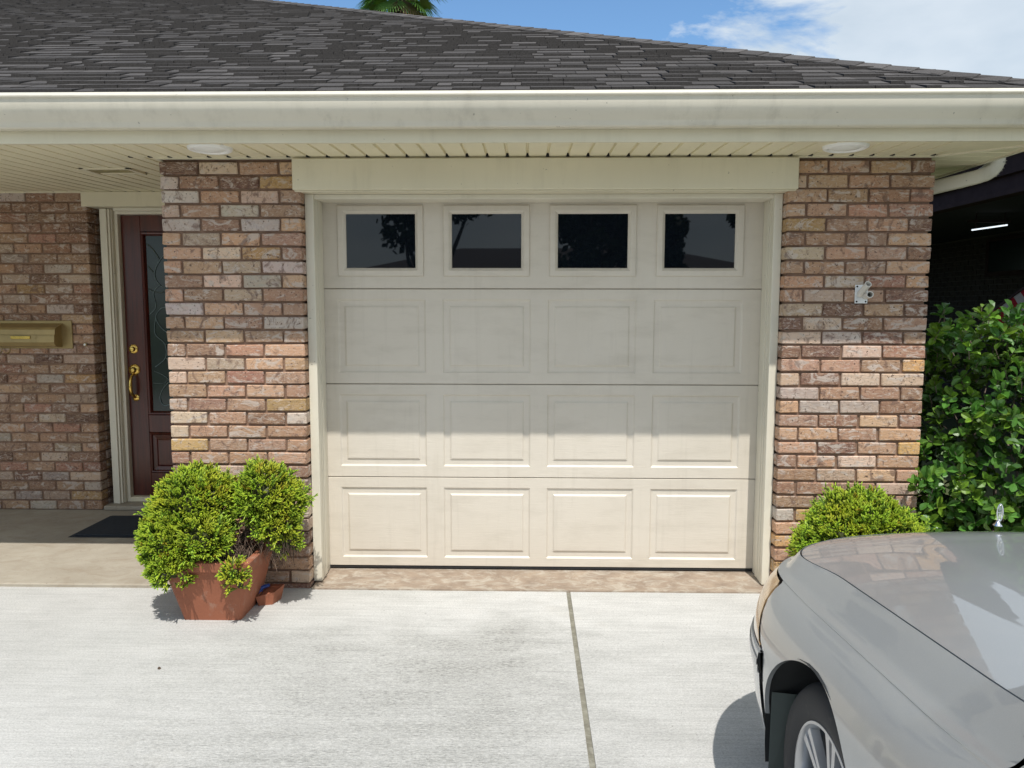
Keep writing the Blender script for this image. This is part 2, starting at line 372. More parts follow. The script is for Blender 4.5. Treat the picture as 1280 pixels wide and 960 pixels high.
# cloud bank right of north, extended unseen behind the camera to brighten the facade
dt = N.new('ShaderNodeVectorMath'); dt.operation = 'DOT_PRODUCT'; L.new(tc.outputs['Generated'], dt.inputs[0]); dt.inputs[1].default_value = Vector((.93, -.75, -.22))
ma = N.new('ShaderNodeMath'); ma.operation = 'MULTIPLY_ADD'; L.new(dt.outputs['Value'], ma.inputs[0]); ma.inputs[1].default_value = 1.0; ad2 = N.new('ShaderNodeMath'); ad2.operation = 'ADD'; ad2.inputs[1].default_value = .12; L.new(n1.outputs['Fac'], ad2.inputs[0]); L.new(ad2.outputs[0], ma.inputs[2])
cr = N.new('ShaderNodeValToRGB'); cr.color_ramp.elements[0].position = .0; cr.color_ramp.elements[1].position = .10
L.new(ma.outputs[0], cr.inputs[0])
cmul = N.new('ShaderNodeMath'); cmul.operation = 'MULTIPLY'; L.new(cr.outputs[0], cmul.inputs[0]); cmul.inputs[1].default_value = .86
n2 = N.new('ShaderNodeTexNoise'); n2.inputs['Scale'].default_value = 7; n2.inputs['Detail'].default_value = 7; L.new(mp.outputs[0], n2.inputs[0])
cc = N.new('ShaderNodeValToRGB'); cc.color_ramp.elements[0].position = .3; cc.color_ramp.elements[0].color = (4.3, 4.9, 5.4, 1); cc.color_ramp.elements[1].position = .7; cc.color_ramp.elements[1].color = (5.7, 6.1, 6.4, 1)
L.new(n2.outputs['Fac'], cc.inputs[0])
skm = N.new('ShaderNodeMix'); skm.data_type = 'RGBA'; skm.blend_type = 'MULTIPLY'; skm.inputs[0].default_value = 1; L.new(sky.outputs[0], skm.inputs[6]); skm.inputs[7].default_value = (.84, 1.06, 1.18, 1)
mx = N.new('ShaderNodeMix'); mx.data_type = 'RGBA'; L.new(cmul.outputs[0], mx.inputs[0]); L.new(skm.outputs[2], mx.inputs[6]); L.new(cc.outputs[0], mx.inputs[7])
L.new(mx.outputs[2], bg.inputs['Color'])

# ------------------------------------------------------------------ ground
struct('ground', MB().add([(-300,-300,-.06),(300,-300,-.06),(300,300,-.06),(-300,300,-.06)], [(0,1,2,3)]), M['ground'])
DZ = -.02
JX0, JX1 = .148, .166
struct('driveway', MB().box(-6.5, JX0, -10, -.27, -.14, DZ), M['concrete'])
struct('driveway', MB().box(JX1+.004, 3.1, -10, -.27, -.14, DZ), M['concrete'])
struct('driveway_joint', MB().box(JX0+.0005, JX1+.0035, -10, -.272, -.12, DZ-.005), M['joint'])
struct('road', MB().box(-60, 60, -19, -11.2, -.1, -.05), M['street'])
# threshold slab sloping out of the garage, porch slab
th = MB(); th.add([(-1.225,-.30,-.012),(1.24,-.30,-.012),(1.24,.6,.0),(-1.225,.6,.0),(-1.225,-.30,-.1),(1.24,-.30,-.1)], [(0,1,2,3),(4,5,1,0)])
struct('threshold', th, M['threshold'])
struct('porch', MB().bbox(-8, -1.975, -.30, 1.5, -.12, 0.0, .006), M['porch'])
struct('step', MB().bbox(-3.19, -1.98, 1.19, 1.46, .001, .035, .008), M['porch'])

# ------------------------------------------------------------------ bricks
PAL = [((.37,.225,.145),18), ((.40,.26,.17),15), ((.32,.20,.14),14), ((.46,.36,.29),16), ((.40,.25,.10),6), ((.21,.115,.08),13), ((.10,.048,.040),8), ((.30,.15,.11),5), ((.27,.165,.12),12), ((.42,.38,.36),9)]
PW = [c for c, w_ in PAL for _ in range(w_)]
def bcol(k=1):
    c = random.choice(PW); t = U(.70, 1.28)*k
    return (c[0]*t*U(.95, 1.05), c[1]*t*U(.95, 1.05), c[2]*t*U(.94, 1.06))
BP, BH, BL, BB = .208, .0722, .196, .0612     # pitch, course, brick length, brick height
def wall_rows(mb, a0, a1, z0, z1, place, phase=0, k=1):
    r = 0; z = z0 + .006
    while z + .02 < z1:
        zt = min(z+BB, z1-.002); x = a0; half = (r + phase) % 2 == 0
        while x < a1 - .02:
            l = (BL*.47 if (half and x == a0) else BL)
            e = min(x+l, a1)
            if a1 - e < .05: e = a1
            place(x, e, z + U(-.0012, .0012), zt + U(-.0012, .0012), bcol(k)); x = e + BP - BL
        z += BH; r += 1
def pillar(mb, mo, x0, x1, y0, y1, zt, zb=.0, kin=1):
    """front face y0 plus both returns back to y1"""
    wall_rows(mb, x0, x1, zb, zt, lambda a, b, c, d, col: mb.bbox(a, b, y0+U(-.003, .002), y0+.09, c, d, .0042, col, .0024))
    ys = y0+.102
    if y1 > ys+.05:
        wall_rows(mb, ys, y1, zb, zt, lambda a, b, c, d, col: mb.bbox(x0, x0+.09, a, b, c, d, .005, col, .0012), 1)
        wall_rows(mb, ys, y1, zb, zt, lambda a, b, c, d, col: mb.bbox(x1-.09, x1, a, b, c, d, .005, col, .0012), 1)
    mo.box(x0+.014, x1-.014, y0+.013, y1-.004, zb+.001, zt)

# ------------------------------------------------------------------ THE HOUSE
house = thing('brick_house', 'single storey brown brick house with attached garage, cream trim and dark shingle roof', 'house', (0, 0, 0))
ZS = lambda y: 2.247 + .033*(y+.71)     # soffit plane
YF = -.28
FX = 2.31                                # side fascia plane
mb, mo = MB(), MB(); pillar(mb, mo, -1.965, -1.237, YF, 1.44, 2.262, -.0662)
pl = mb.build('brick_pillar', M['brick'], house); sub(mo, 'mortar', M['mortar'], pl)
mb, mo = MB(), MB(); pillar(mb, mo, 1.257, 1.992, YF, 4.5, 2.262, -.0662)
pr = mb.build('brick_pillar', M['brick'], house); sub(mo, 'mortar', M['mortar'], pr)
mb, mo = MB(), MB(); YB = 1.205
wall_rows(mb, -7.8, -3.205, 0, 2.31, lambda a, b, c, d, col: mb.bbox(a, b, YB+U(-.0015, .0015), YB+.09, c, d, .005, col, .0012), 0, .74)  # porch wall bricks tinted darker: porch shade put into their colour
wall_rows(mb, YB+.102, YB+.27, 0, 2.31, lambda a, b, c, d, col: mb.bbox(-3.295, -3.205, a, b, c, d, .005, col, .001), 0, .74)  # return bricks carry the same porch shade in their tint
mo.box(-7.8, -3.215, YB+.010, YB+.28, .001, 2.32)
wl = mb.build('brick_wall', M['brick'], house); sub(mo, 'mortar', M['mortar'], wl)
# inner walls so nothing is hollow
MB().box(-1.9, 1.9, 4.4, 4.5, 0, 2.3).box(-7.8, -1.98, 1.50, 1.56, 2.33, 2.36).build('rear_wall', M['farwall'], house)

# roof: real shingle tabs on the front slope, hip to the right
SL = .455; EY, EX, EZ = -.765, 2.50, 2.435      # eave line, hip corner, eave height
rz = lambda y: EZ + SL*(y-EY)
nrm = math.hypot(1, SL); cy_, sy_ = 1/nrm, SL/nrm
RY = 6.4
deck = MB(); lx = -9
deck.add([(lx,EY+.01,rz(EY+.01)-.012),(EX-.02,EY+.01,rz(EY+.01)-.012),(EX-(RY-EY),RY,rz(RY)-.012),(lx,RY,rz(RY)-.012)], [(0,1,2,3)], (.03,.03,.032))
deck.add([(EX-.01,EY+.01,EZ-.012),(EX-.01,2*RY-EY,EZ-.012),(EX-(RY-EY),RY,rz(RY)-.012)], [(0,1,2)], (.05,.05,.055))
deck.add([(lx,RY,rz(RY)-.012),(EX-(RY-EY),RY,rz(RY)-.012),(EX-.01,2*RY-EY,EZ-.012),(lx,2*RY-EY,EZ-.012)], [(0,1,2,3)], (.05,.05,.055))
roof = MB()
def shcol():
    t = random.choice((.058, .064, .070, .074, .080, .092))*U(.94, 1.06); return (t*1.05, t*.985, t*.965)
row = 0; t = -.01
EXPO = .118
while True:
    y0 = EY + t*cy_
    if y0 > RY-.1: break
    xr = EX - (y0-EY) + .02
    x = lx + U(0, .2)
    while x < xr-.01:
        wd = random.choice((.07, .10, .13, .16, .20)); x1 = min(x+wd, xr)
        up_ = random.random() < .52; th_ = .015 if up_ else .005
        ln = EXPO + .03; jz = U(-.001, .001); sk = U(-.012, .012)
        ys, ye = y0 + U(-.003, .003), y0 + ln*cy_
        b0 = rz(ys) + .001; top0 = rz(ys) + .004 + th_ + jz; top1 = rz(ye) + .001
        xa, xb = x + .0015, x1 - .0015
        xt1 = min(xb+sk*0, EX-(ye-EY)+.02)
        xt1 = max(xt1, xa+.002)
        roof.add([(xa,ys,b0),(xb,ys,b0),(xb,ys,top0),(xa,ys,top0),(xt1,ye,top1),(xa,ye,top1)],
                 [(0,1,2,3),(3,2,4,5),(0,3,5),(1,4,2)], [(.050, .047, .046), shcol(), (.050, .047, .046), (.050, .047, .046)])  # butt and side faces darker: black cut asphalt plus course shadows in the tint
        x = x1
    t += EXPO; row += 1
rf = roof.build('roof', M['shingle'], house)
sub(deck, 'roof_deck', M['shingle'], rf)
hip = MB(); k = 0; s = -.02
while s < (RY-EY)*1.414:
    # local frame along the hip
    d = Vector((-1, 1, SL)).normalized(); base = Vector((EX, EY, EZ)) + d*s
    e = d*.21; lift0, lift1 = .017, .010
    a = Vector((-.115, -.115*0, 0)); 
    # left wing lies on the front slope, right wing on the side slope
    wl_ = Vector((-.085, -.085, 0)); wl_.z = SL*wl_.y; wr_ = Vector((.085, .085, 0)); wr_.z = -SL*wr_.x
    q = lambda P, h: P + Vector((0, 0, h)); c = shcol(); c = tuple(v*1.25 for v in c)
    A, B = base, base+e
    hip.add([q(A+wl_, lift0), q(A, lift0+.006), q(A+wr_, lift0), q(B+wl_, lift1), q(B, lift1+.006), q(B+wr_, lift1),
             q(A+wl_, lift0-.010), q(A, lift0-.008), q(A+wr_, lift0-.010)],
            [(0,1,4,3),(1,2,5,4),(6,7,1,0),(7,8,2,1),(6,0,3)], c)
    s += .145 + U(-.004, .004)
sub(hip, 'hip_cap', M['shingle'], rf)

# fascia and gutter: swept along the front eave and round the corner
def sweep(mb, prof, xf, yf, close=True, xl=-9, yb=6):
    rings = [[(xl, yf-o, z) for o, z in prof], [(xf+o, yf-o, z) for o, z in prof], [(xf+o, yb, z) for o, z in prof]]
    mb.grid(rings, close=close)
fa = MB(); sweep(fa, [(-.02, 2.243), (0, 2.243), (0, 2.40), (-.02, 2.40)], FX, -.712)
fa.build('fascia', M['cream'], house, angle=30)
gu = MB(); sweep(gu, [(.002, 2.300), (.052, 2.298), (.060, 2.304), (.063, 2.318), (.072, 2.330), (.098, 2.352), (.112, 2.375), (.116, 2.400),
                      (.117, 2.414), (.127, 2.420), (.128, 2.425), (.107, 2.443), (.102, 2.443), (.100, 2.436), (.108, 2.428), (.109, 2.405), (.100, 2.372), (.060, 2.336), (.052, 2.310), (.004, 2.312), (.002, 2.43), (.0, 2.43)], FX, -.7125)
gt = gu.build('gutter', M['gutter'], house, angle=30)
dr = MB(); sweep(dr, [(-.02, 2.440), (.045, 2.428), (.046, 2.412), (.042, 2.412), (.041, 2.425), (-.02, 2.436)], FX, -.712)
dr.build('drip_edge', M['white'], house, angle=30)
# soffit boards (front strip, porch ceiling and right side) with grooves; black teeth stand in for the shade in groove ends at the wall channel
def board(mb, x0, x1, ya, yb_, zf, b=.005, h=.006):
    """thin cream board; lower face sits on plane zf(y) with chamfered long edges"""
    pr_ = [(x0, .013), (x0+.004, .013), (x0+.0075, 0), ((x0+x1)/2-.0085, 0), ((x0+x1)/2-.005, .013), ((x0+x1)/2+.005, .013), ((x0+x1)/2+.0085, 0), (x1-.0075, 0), (x1-.004, .013), (x1, .013)]
    mb.grid([[(x, ya, zf(ya)+z) for x, z in pr_], [(x, yb_, zf(yb_)+z) for x, z in pr_]])
sf = MB(); nt_ = MB(); ntx = []
x = -8.0
while x < 2.0:
    x1 = x+.2034; ye = YB if x1 <= -1.966 else YF-.012
    if x < 1.98: board(sf, x, min(x1, 2.0), -.711, ye, ZS)
    if x < -1.966 < x1: board(sf, x, -1.966, ye, YB, ZS)
    if ye < 0:
        for xn in (x, x+.1017):
            ntx.append(xn)
    x = x1
za, zb2, zc = ZS(YF)-.0028, ZS(YF)+.007, ZS(YF)+.012
comb = [(ntx[0]-.05, zc), (ntx[0]-.05, zb2)]
for xn in ntx: comb += [(xn-.009, zb2), (xn-.009, za), (xn+.009, za), (xn+.009, zb2)]
comb += [(ntx[-1]+.05, zb2), (ntx[-1]+.05, zc)]
nt_.prism(comb, 1, YF-.034, YF-.014)
y = -.40
while y < 5.6:
    y1 = y+.2034; pr_ = [(y, .008), (y, .004), (y+.004, 0), (y+.0977, 0), (y+.0995, .0028), (y+.1035, .0028), (y+.1055, 0), (y1-.004, 0), (y1, .004), (y1, .008)]
    sf.grid([[(1.99, q, ZS(YF)-.002+z) for q, z in pr_], [(FX-.001, q, ZS(YF)-.012+z) for q, z in pr_]])
    y = y1
sf.add([(1.95,-.711,ZS(-.711)+.001),(FX,-.711,ZS(-.711)+.001),(FX,-.4,ZS(-.5)),(1.95,-.4,ZS(-.4)+.001)], [(0,1,2,3)])
so_ = sf.build('soffit', M['soffit'], house)
ch = MB(); ch.box(-1.975, 1.998, YF-.014, YF-.002, ZS(YF)-.010, ZS(YF)+.006)
ch.box(-7.8, -3.12, YB-.014, YB-.002, ZS(YB)-.010, ZS(YB)+.006).box(-1.985, -1.968, YF, YB, ZS(YF)-.008, ZS(YB)+.0)
ch.tube([(1.985, YF-.01, ZS(YF)-.004), (2.32, -.69, ZS(-.69)-.004)], .006, 6)
sub(ch, 'wall_channel', M['cream'], so_); sub(nt_, 'notch_shade', M['black'], so_)
at_ = MB(); at_.add([(-8,-.70,ZS(-.7)+.03),(FX-.03,-.70,ZS(-.7)+.03),(FX-.03,5.5,ZS(-.28)+.03+.1),(-8,5.5,ZS(1.2)+.10)], [(0,1,2,3)])
sub(at_, 'soffit_backing', M['black'], so_)
# porch ceiling vent
vt = MB(); vz = lambda y: ZS(y)
for k in range(7):
    y0 = .085 + k*.022; vt.add([(-2.56,y0,vz(y0)-.007),(-2.32,y0,vz(y0)-.007),(-2.32,y0+.016,vz(y0)-.0015),(-2.56,y0+.016,vz(y0)-.0015)], [(0,1,2,3)])
vt.box(-2.585, -2.56, .06, .26, ZS(.06)-.008, ZS(.26)-.001).box(-2.32, -2.295, .06, .26, ZS(.06)-.008, ZS(.26)-.001)
vt.box(-2.585, -2.295, .06, .082, ZS(.06)-.0085, ZS(.06)-.0005).box(-2.585, -2.295, .24, .262, ZS(.24)-.0085, ZS(.24)-.0005)
vn = vt.build('ceiling_vent', M['cream'], house)
# recessed lights: first one built, the second a copy of it and its lens
def recessed(x, y):
    z = ZS(y)
    a = MB().lathe([(.076, -.004), (.079, -.012), (.088, -.017), (.100, -.012), (.104, .001)], Matrix.Translation((x, y, z)), 40).build('recessed_light', M['white'], house, smooth=True)
    sub(MB().lathe([(.0005, -.021), (.03, -.020), (.06, -.014), (.077, -.006)], Matrix.Translation((x, y, z)), 40), 'lens', M['lens'], a, smooth=True)
recessed(-1.577, -.578); recessed(1.423, -.572)
# header board over the garage, casings, stops
hd = MB().bbox(-1.268, 1.298, -.316, -.283, 2.093, ZS(YF)-.011, .003); hd.bbox(-1.262, 1.292, -.300, -.20, 2.0865, 2.0925, .001)
hd.build('header_board', M['cream'], house)
def casing(x0, x1, sgn):
    """stepped door casing; sgn +1 steps towards +x"""
    m_ = MB(); a = x0
    w_ = .046 if sgn > 0 else .043
    st = [(0, w_, -.212, -.168), (0, w_-.011, -.1675, -.153), (0, w_-.002, -.1525, -.124), (0, w_-.013, -.1235, -.110), (0, w_-.003, -.1095, -.068), (0, w_-.009, -.0675, -.004)]
    for s0, s1, yf, yb2 in st:
        lo, hi = sorted((a + sgn*s0, a + sgn*s1)); m_.bbox(lo, hi, yf, yb2, -.004, 2.086, .0022)
    return m_
casing(-1.236, 0, 1).build('door_jamb', M['trim'], house)
casing(1.256, 0, -1).build('door_jamb', M['trim'], house)
# the right jamb is seen to start from its outer edge at 1.256
hm = MB()
for z0, yf, yb2 in ((2.064, -.199, -.160), (2.074, -.1595, -.150), (2.065, -.1495, -.112), (2.075, -.1115, -.102), (2.068, -.1015, -.004)):
    hm.bbox(-1.192, 1.215, yf, yb2, z0, 2.0862, .0015)
hm.build('head_jamb', M['trim'], house)
for zt in (.28, .82, 1.35, 1.60, 1.88):
    pass

# ---- garage door: four sections, raised panels, window row
gd = MB()
S = .533; PX = [-.880, -.293, .293, .880]
GXO = .005
gdo = MB().box(-1.216, 1.241, .045, .050, .012, 2.13).build('garage_door', M['garage'], house)
def section(z0, z1, holes, rect, parent):
    """front face y=0 with embossed rings; rect: list of ring offsets (inset, depth)"""
    m_ = MB(); xa, xb = -1.215, 1.240
    xs = [xa]; 
    h = []
    for c in holes:
        h.append((c[0], c[1], c[2], c[3]))
    # flat field cut in columns and rows around each panel rectangle
    zlo, zhi = h[0][2], h[0][3]
    m_.add([(xa,0,z0+.004),(xb,0,z0+.004),(xb,0,zlo),(xa,0,zlo)], [(0,1,2,3)]); m_.add([(xa,0,zhi),(xb,0,zhi),(xb,0,z1-.004),(xa,0,z1-.004)], [(0,1,2,3)])
    cuts = [xa] + [v for q in h for v in (q[0], q[1])] + [xb]
    for i in range(0, len(cuts), 2): m_.add([(cuts[i],0,zlo),(cuts[i+1],0,zlo),(cuts[i+1],0,zhi),(cuts[i],0,zhi)], [(0,1,2,3)])
    # rolled top and bottom edges
    m_.add([(xa,0,z1-.004),(xb,0,z1-.004),(xb,.006,z1-.001),(xa,.006,z1-.001),(xb,.04,z1-.001),(xa,.04,z1-.001)], [(0,1,2,3),(3,2,4,5)])
    m_.add([(xa,0,z0+.004),(xb,0,z0+.004),(xb,.006,z0+.0015),(xa,.006,z0+.0015),(xb,.04,z0+.0015),(xa,.04,z0+.0015)], [(0,3,2,1),(3,5,4,2)])
    for (a, b, c, d) in h:
        prev = (a, b, c, d, 0)
        for ins, dep in rect:
            cur = (a+ins, b-ins, c+ins, d-ins, dep)
            def rc(q): return [(q[0],q[4],q[2]),(q[1],q[4],q[2]),(q[1],q[4],q[3]),(q[0],q[4],q[3])]
            v = rc(prev)+rc(cur); m_.add(v, [(0,1,5,4),(1,2,6,5),(2,3,7,6),(3,0,4,7)]); prev = cur
        if prev[4] is not None and rect[-1][1] >= -1 and rect is PANEL:
            m_.add([(prev[0],prev[4],prev[2]),(prev[1],prev[4],prev[2]),(prev[1],prev[4],prev[3]),(prev[0],prev[4],prev[3])], [(0,1,2,3)])
    o = m_.build('door_section', M['garage'], parent); fix(o); return o
PANEL = [(.003, .003), (.008, .0072), (.012, .008), (.034, .008), (.038, .0065), (.044, .0018), (.048, .001)]
WIN = [(.001, .03)]
for i in range(3):
    z0 = .012 + i*S if i == 0 else i*S
    section(z0, (i+1)*S, [(x-.246, x+.246, i*S+.064, i*S+.474) for x in PX], PANEL, gdo)
top = MB()
section(3*S, 3*S+.53, [(x-.20, x+.20, 1.70, 2.02) for x in PX], WIN, gdo)
for i, x in enumerate(PX):
    wf = MB(); a, b, c, d = x-.238, x+.238, 1.668, 2.055
    def rc(ins, y): return [(a+ins, y, c+ins), (b-ins, y, c+ins), (b-ins, y, d-ins), (a+ins, y, d-ins)]
    rings = [rc(0, .002), rc(.0, -.006), rc(.003, -.010), rc(.030, -.010), rc(.034, -.007), rc(.045, .004), rc(.047, .010), rc(.048, .020)]
    wf.grid([[*q] for q in rings], close=True)
    o = wf.build('window_frame', M['trim'] if 0 else M['garage'], gdo, angle=20); fix(o)
    gl = MB(); ti = U(-.0012, .0012); gl.add([(a+.046, .008+ti, c+.046), (b-.046, .008-ti, c+.046), (b-.046, .0085-ti, d-.046), (a+.046, .0085+ti, d-.046)], [(0,1,2,3)])
    o = gl.build('pane', M['glass'], gdo); fix(o)
o = MB().box(-1.21, 1.235, .004, .03, .0005, .0135).build('bottom_seal', M['rubber'], gdo); fix(o)

# ---- downspout at the right corner
def sq_tube(mb, pts, w_, h_, r=.010):
    pts = [Vector(p) for p in pts]; rings = []
    for i, p in enumerate(pts):
        d = (pts[min(i+1, len(pts)-1)] - pts[max(i-1, 0)]).normalized(); a = Vector((0, 1, 0)); b = d.cross(a).normalized()
        ring = []
        nn = 6
        for (sx, sy) in ((1,1),(-1,1),(-1,-1),(1,-1)):
            ring += [p + a*sx*(w_-r) + b*sy*h_, p + a*sx*w_*1.0 + b*sy*(h_-r)] if sx*sy < 0 else [p + a*sx*w_ + b*sy*(h_-r), p + a*sx*(w_-r) + b*sy*h_]
        rings.append(ring)
    mb.grid(rings, close=True)
ds = MB(); YD = -.10
path = [(FX+.085, YD, 2.33), (FX+.087, YD, 2.29), (FX+.085, YD, 2.262), (FX+.075, YD, 2.236), (FX+.056, YD, 2.214), (FX+.028, YD, 2.197), (FX-.01, YD+.01, 2.184), (FX-.06, YD+.03, 2.172), (FX-.14, YD+.07, 2.154), (2.085, YD+.12, 2.135), (2.05, YD+.15, 2.112), (2.033, YD+.16, 2.07), (2.031, YD+.16, 1.2), (2.031, YD+.16, .15), (2.06, YD+.16, .10), (2.16, YD+.16, .05)]
sq_tube(ds, path, .038, .036)
dsp = ds.build('downspout', M['gutter'], house, angle=50)
cr_ = MB()
for i in range(1, 9):   # crimps round the elbow
    p = Vector(path[i]); d = (Vector(path[i+1])-Vector(path[i-1])).normalized()
    for q in (-.4, .4):
        c_ = p + d*q*.02; b_ = d.cross(Vector((0, 1, 0))).normalized()
        w2, h2 = .0382, .0362
        pts = [c_+Vector((0,1,0))*w2+b_*h2, c_-Vector((0,1,0))*w2+b_*h2, c_-Vector((0,1,0))*w2-b_*h2, c_+Vector((0,1,0))*w2-b_*h2]
        if i < 8: cr_.tube([pts[0], pts[1], pts[2], pts[3], pts[0]], .0007, 4, False)
sub(cr_, 'crimp', M['gutter'], dsp)

# ---- front door in the porch
YJ = 1.275
jb = MB()
for s0, s1, yf in ((0, .050, YJ-.012), (.0505, .066, YJ), (.0665, .074, YJ+.016), (.0745, .10, YJ+.045)):
    jb.bbox(-3.150+s0, -3.150+s1, yf, YJ+.14, .036, 2.20, .002)
    jb.bbox(-2.02-s1, -2.02-s0, yf, YJ+.14, .036, 2.20, .002)
jb.bbox(-3.0495, -2.1205, YJ-.011, YJ+.14, 2.185, 2.205, .002).bbox(-3.0495, -2.1205, YJ+.016, YJ+.14, 2.165, 2.1845, .002)
jb.build('entry_jamb', M['trim'], house)
MB().bbox(-3.235, -1.968, YB-.018, YJ+.10, 2.2055, 2.3085, .003).build('entry_header', M['cream'], house)
DY = 1.36
fd = MB()
# slab with a cut-out for glass and lower panel mouldings
fd.bbox(-3.048, -2.905, DY, DY+.045, .075, 2.164, .003).bbox(-2.265, -2.122, DY, DY+.045, .075, 2.164, .003)
fd.bbox(-2.9045, -2.2655, DY, DY+.045, 2.045, 2.164, .002).bbox(-2.9045, -2.2655, DY, DY+.045, .56, .69, .002).bbox(-2.9045, -2.2655, DY, DY+.045, .075, .25, .002)
fdo = fd.build('front_door', M['wood'], house)
md = MB()
def mould(a, b, c, d, y, prof):
    rings = []
    for ins, dy in prof: rings.append([(a+ins, y+dy, c+ins), (b-ins, y+dy, c+ins), (b-ins, y+dy, d-ins), (a+ins, y+dy, d-ins)])
    md.grid(rings, close=True)
for (a, b) in ((-2.903, -2.60), (-2.57, -2.267)):
    mould(a, b, .252, .558, DY, [(0, -.004), (.006, -.010), (.014, -.006), (.020, .008), (.045, .012), (.060, .002)])
    md.add([(a+.06, DY+.002, .312), (b-.06, DY+.002, .312), (b-.06, DY+.002, .498), (a+.06, DY+.002, .498)], [(0,1,2,3)])
md.box(-2.60, -2.57, DY, DY+.04, .25, .56)
mould(-2.903, -2.267, .692, 2.043, DY, [(0, -.004), (.006, -.012), (.016, -.008), (.024, .010), (.028, .02)])
sub(md, 'moulding', M['wood'], fdo)
sub(MB().add([(-2.88,DY+.018,.71),(-2.29,DY+.018,.71),(-2.29,DY+.018,2.02),(-2.88,DY+.018,2.02)], [(0,1,2,3)]), 'glass', M['doorglass'], fdo)
cm = MB(); XC = -2.585; yy = DY+.014
def curve(pts, mirror=True, r=.0035):
    # Catmull-Rom through (dx, z)
    P_ = [Vector((p[0], 0, p[1])) for p in pts]; out = []
    for i in range(len(P_)-1):
        p0 = P_[max(i-1, 0)]; p1 = P_[i]; p2 = P_[i+1]; p3 = P_[min(i+2, len(P_)-1)]
        for t_ in [j/6 for j in range(6)]:
            out.append(.5*((2*p1)+(p2-p0)*t_+(2*p0-5*p1+4*p2-p3)*t_*t_+(3*p1-p0-3*p2+p3)*t_**3))
    out.append(P_[-1])
    for s_ in ((-1, 1) if mirror else (1,)): cm.tube([(XC+s_*v.x, yy, v.z) for v in out], r, 5, False)
curve([(.0, 1.99), (.10, 1.93), (.19, 1.84), (.235, 1.74), (.20, 1.66), (.12, 1.63), (.0, 1.70)])
curve([(.285, 1.63), (.20, 1.60), (.10, 1.63), (0, 1.58)]); curve([(.20, 1.66), (.25, 1.60), (.235, 1.50), (.285, 1.44)])
curve([(.0, 1.58), (.10, 1.50), (.19, 1.49), (.24, 1.42), (.19, 1.33), (.10, 1.29), (0, 1.33)])
curve([(.24, 1.42), (.25, 1.30), (.18, 1.22), (.18, 1.12), (.26, 1.05)]); curve([(.18, 1.22), (.07, 1.22), (0, 1.17)]); curve([(.18, 1.12), (.08, 1.06), (0, 1.10)])
curve([(.27, 1.02), (.19, .98), (.12, .90), (.09, .80), (.0, .73)]); curve([(.285, .93), (.20, .93), (.12, .98), (.06, .93), (0, .97)])
curve([(.12, .98), (.20, .90), (.235, .82), (.20, .76), (.09, .80)]); curve([(0, 1.99), (0, .72)], False)
curve([(.235, 1.74), (.285, 1.80)]); curve([(.19, 1.84), (.24, 1.92), (.285, 1.96)])
sub(cm, 'leading', M['caming'], fdo)
Ry = Matrix.Rotation(R(90), 4, 'X')
def disc(hw, x, z, prof, n=8, rot=22.5): hw.lathe(prof, Matrix.Translation((x, DY, z)) @ Ry @ Matrix.Rotation(R(rot), 4, 'Z'), n)
hw = MB(); disc(hw, -2.995, 1.185, [(.036, 0), (.036, .006), (.028, .012), (.02, .012)]); disc(hw, -2.995, 1.185, [(.0, .030), (.013, .028), (.018, .020), (.02, .010)], 20)
sub(hw, 'deadbolt', M['brass'], fdo, angle=40)
hw = MB(); disc(hw, -2.995, 1.03, [(.044, 0), (.044, .006), (.034, .014), (.024, .016)]); disc(hw, -2.995, 1.03, [(.0, .034), (.012, .032), (.020, .022), (.022, .014)], 20)
hw.tube([(-2.995, DY-.012, 1.0), (-3.0, DY-.040, .985), (-3.002, DY-.055, .95), (-3.002, DY-.058, .90), (-3.0, DY-.052, .86), (-2.996, DY-.03, .835), (-2.993, DY-.008, .825)], [.009, .010, .012, .0135, .012, .010, .010], 12)
disc(hw, -2.993, .82, [(.026, 0), (.026, .005), (.018, .010), (0, .012)], 8)
sub(hw, 'handle', M['brass'], fdo, angle=40)
MB().bbox(-3.05, -2.12, DY-.05, DY+.06, .036, .074, .006).build('door_sill', M['cream'], house)
MB().box(-3.3, -1.9, DY+.10, DY+.13, 0, 2.3).build('entry_backing', M['black'], house)

# ------------------------------------------------------------------ wall fittings (hang from the wall: things of their own)
mbx = thing('mailbox', 'brass coloured wall mailbox with hinged lid on the brick beside the front door', 'mailbox', (-3.62, YB, 1.29))
MB().bbox(-3.93, -3.352, YB-.012, YB-.002, 1.196, 1.398, .002).build('back_plate', M['brass_paint'], mbx)
b_ = MB(); b_.prism([(YB-.012, 1.205), (YB-.085, 1.215), (YB-.105, 1.245), (YB-.095, 1.345), (YB-.012, 1.372)], 0, -3.90, -3.43)
b_.build('box', M['brass_paint'], mbx)
ld = MB(); ld.prism([(YB-.0125, 1.378), (YB-.1, 1.350), (YB-.112, 1.335), (YB-.118, 1.300), (YB-.113, 1.300), (YB-.107, 1.332), (YB-.097, 1.344), (YB-.0125, 1.373)], 0, -3.915, -3.415)
ld.build('lid', M['brass_paint'], mbx)
MB().bbox(-3.74, -3.60, YB-.1085, YB-.1035, 1.268, 1.290, .001).build('name_plate', M['brass'], mbx)
for x in (-3.86, -3.80): MB().tube([(x, YB-.03, 1.205), (x, YB-.035, 1.175), (x, YB-.06, 1.160), (x, YB-.085, 1.17)], .004, 6).build('paper_hook', M['brass_paint'], mbx)
db = thing('doorbell', 'small round doorbell button on the brick wall left of the front door', 'doorbell', (-3.265, YB, 1.245))
MB().lathe([(.014, 0), (.014, .008), (.009, .011)], Matrix.Translation((-3.265, YB-.001, 1.225)) @ Ry, 16).build('surround', M['brass_paint'], db)
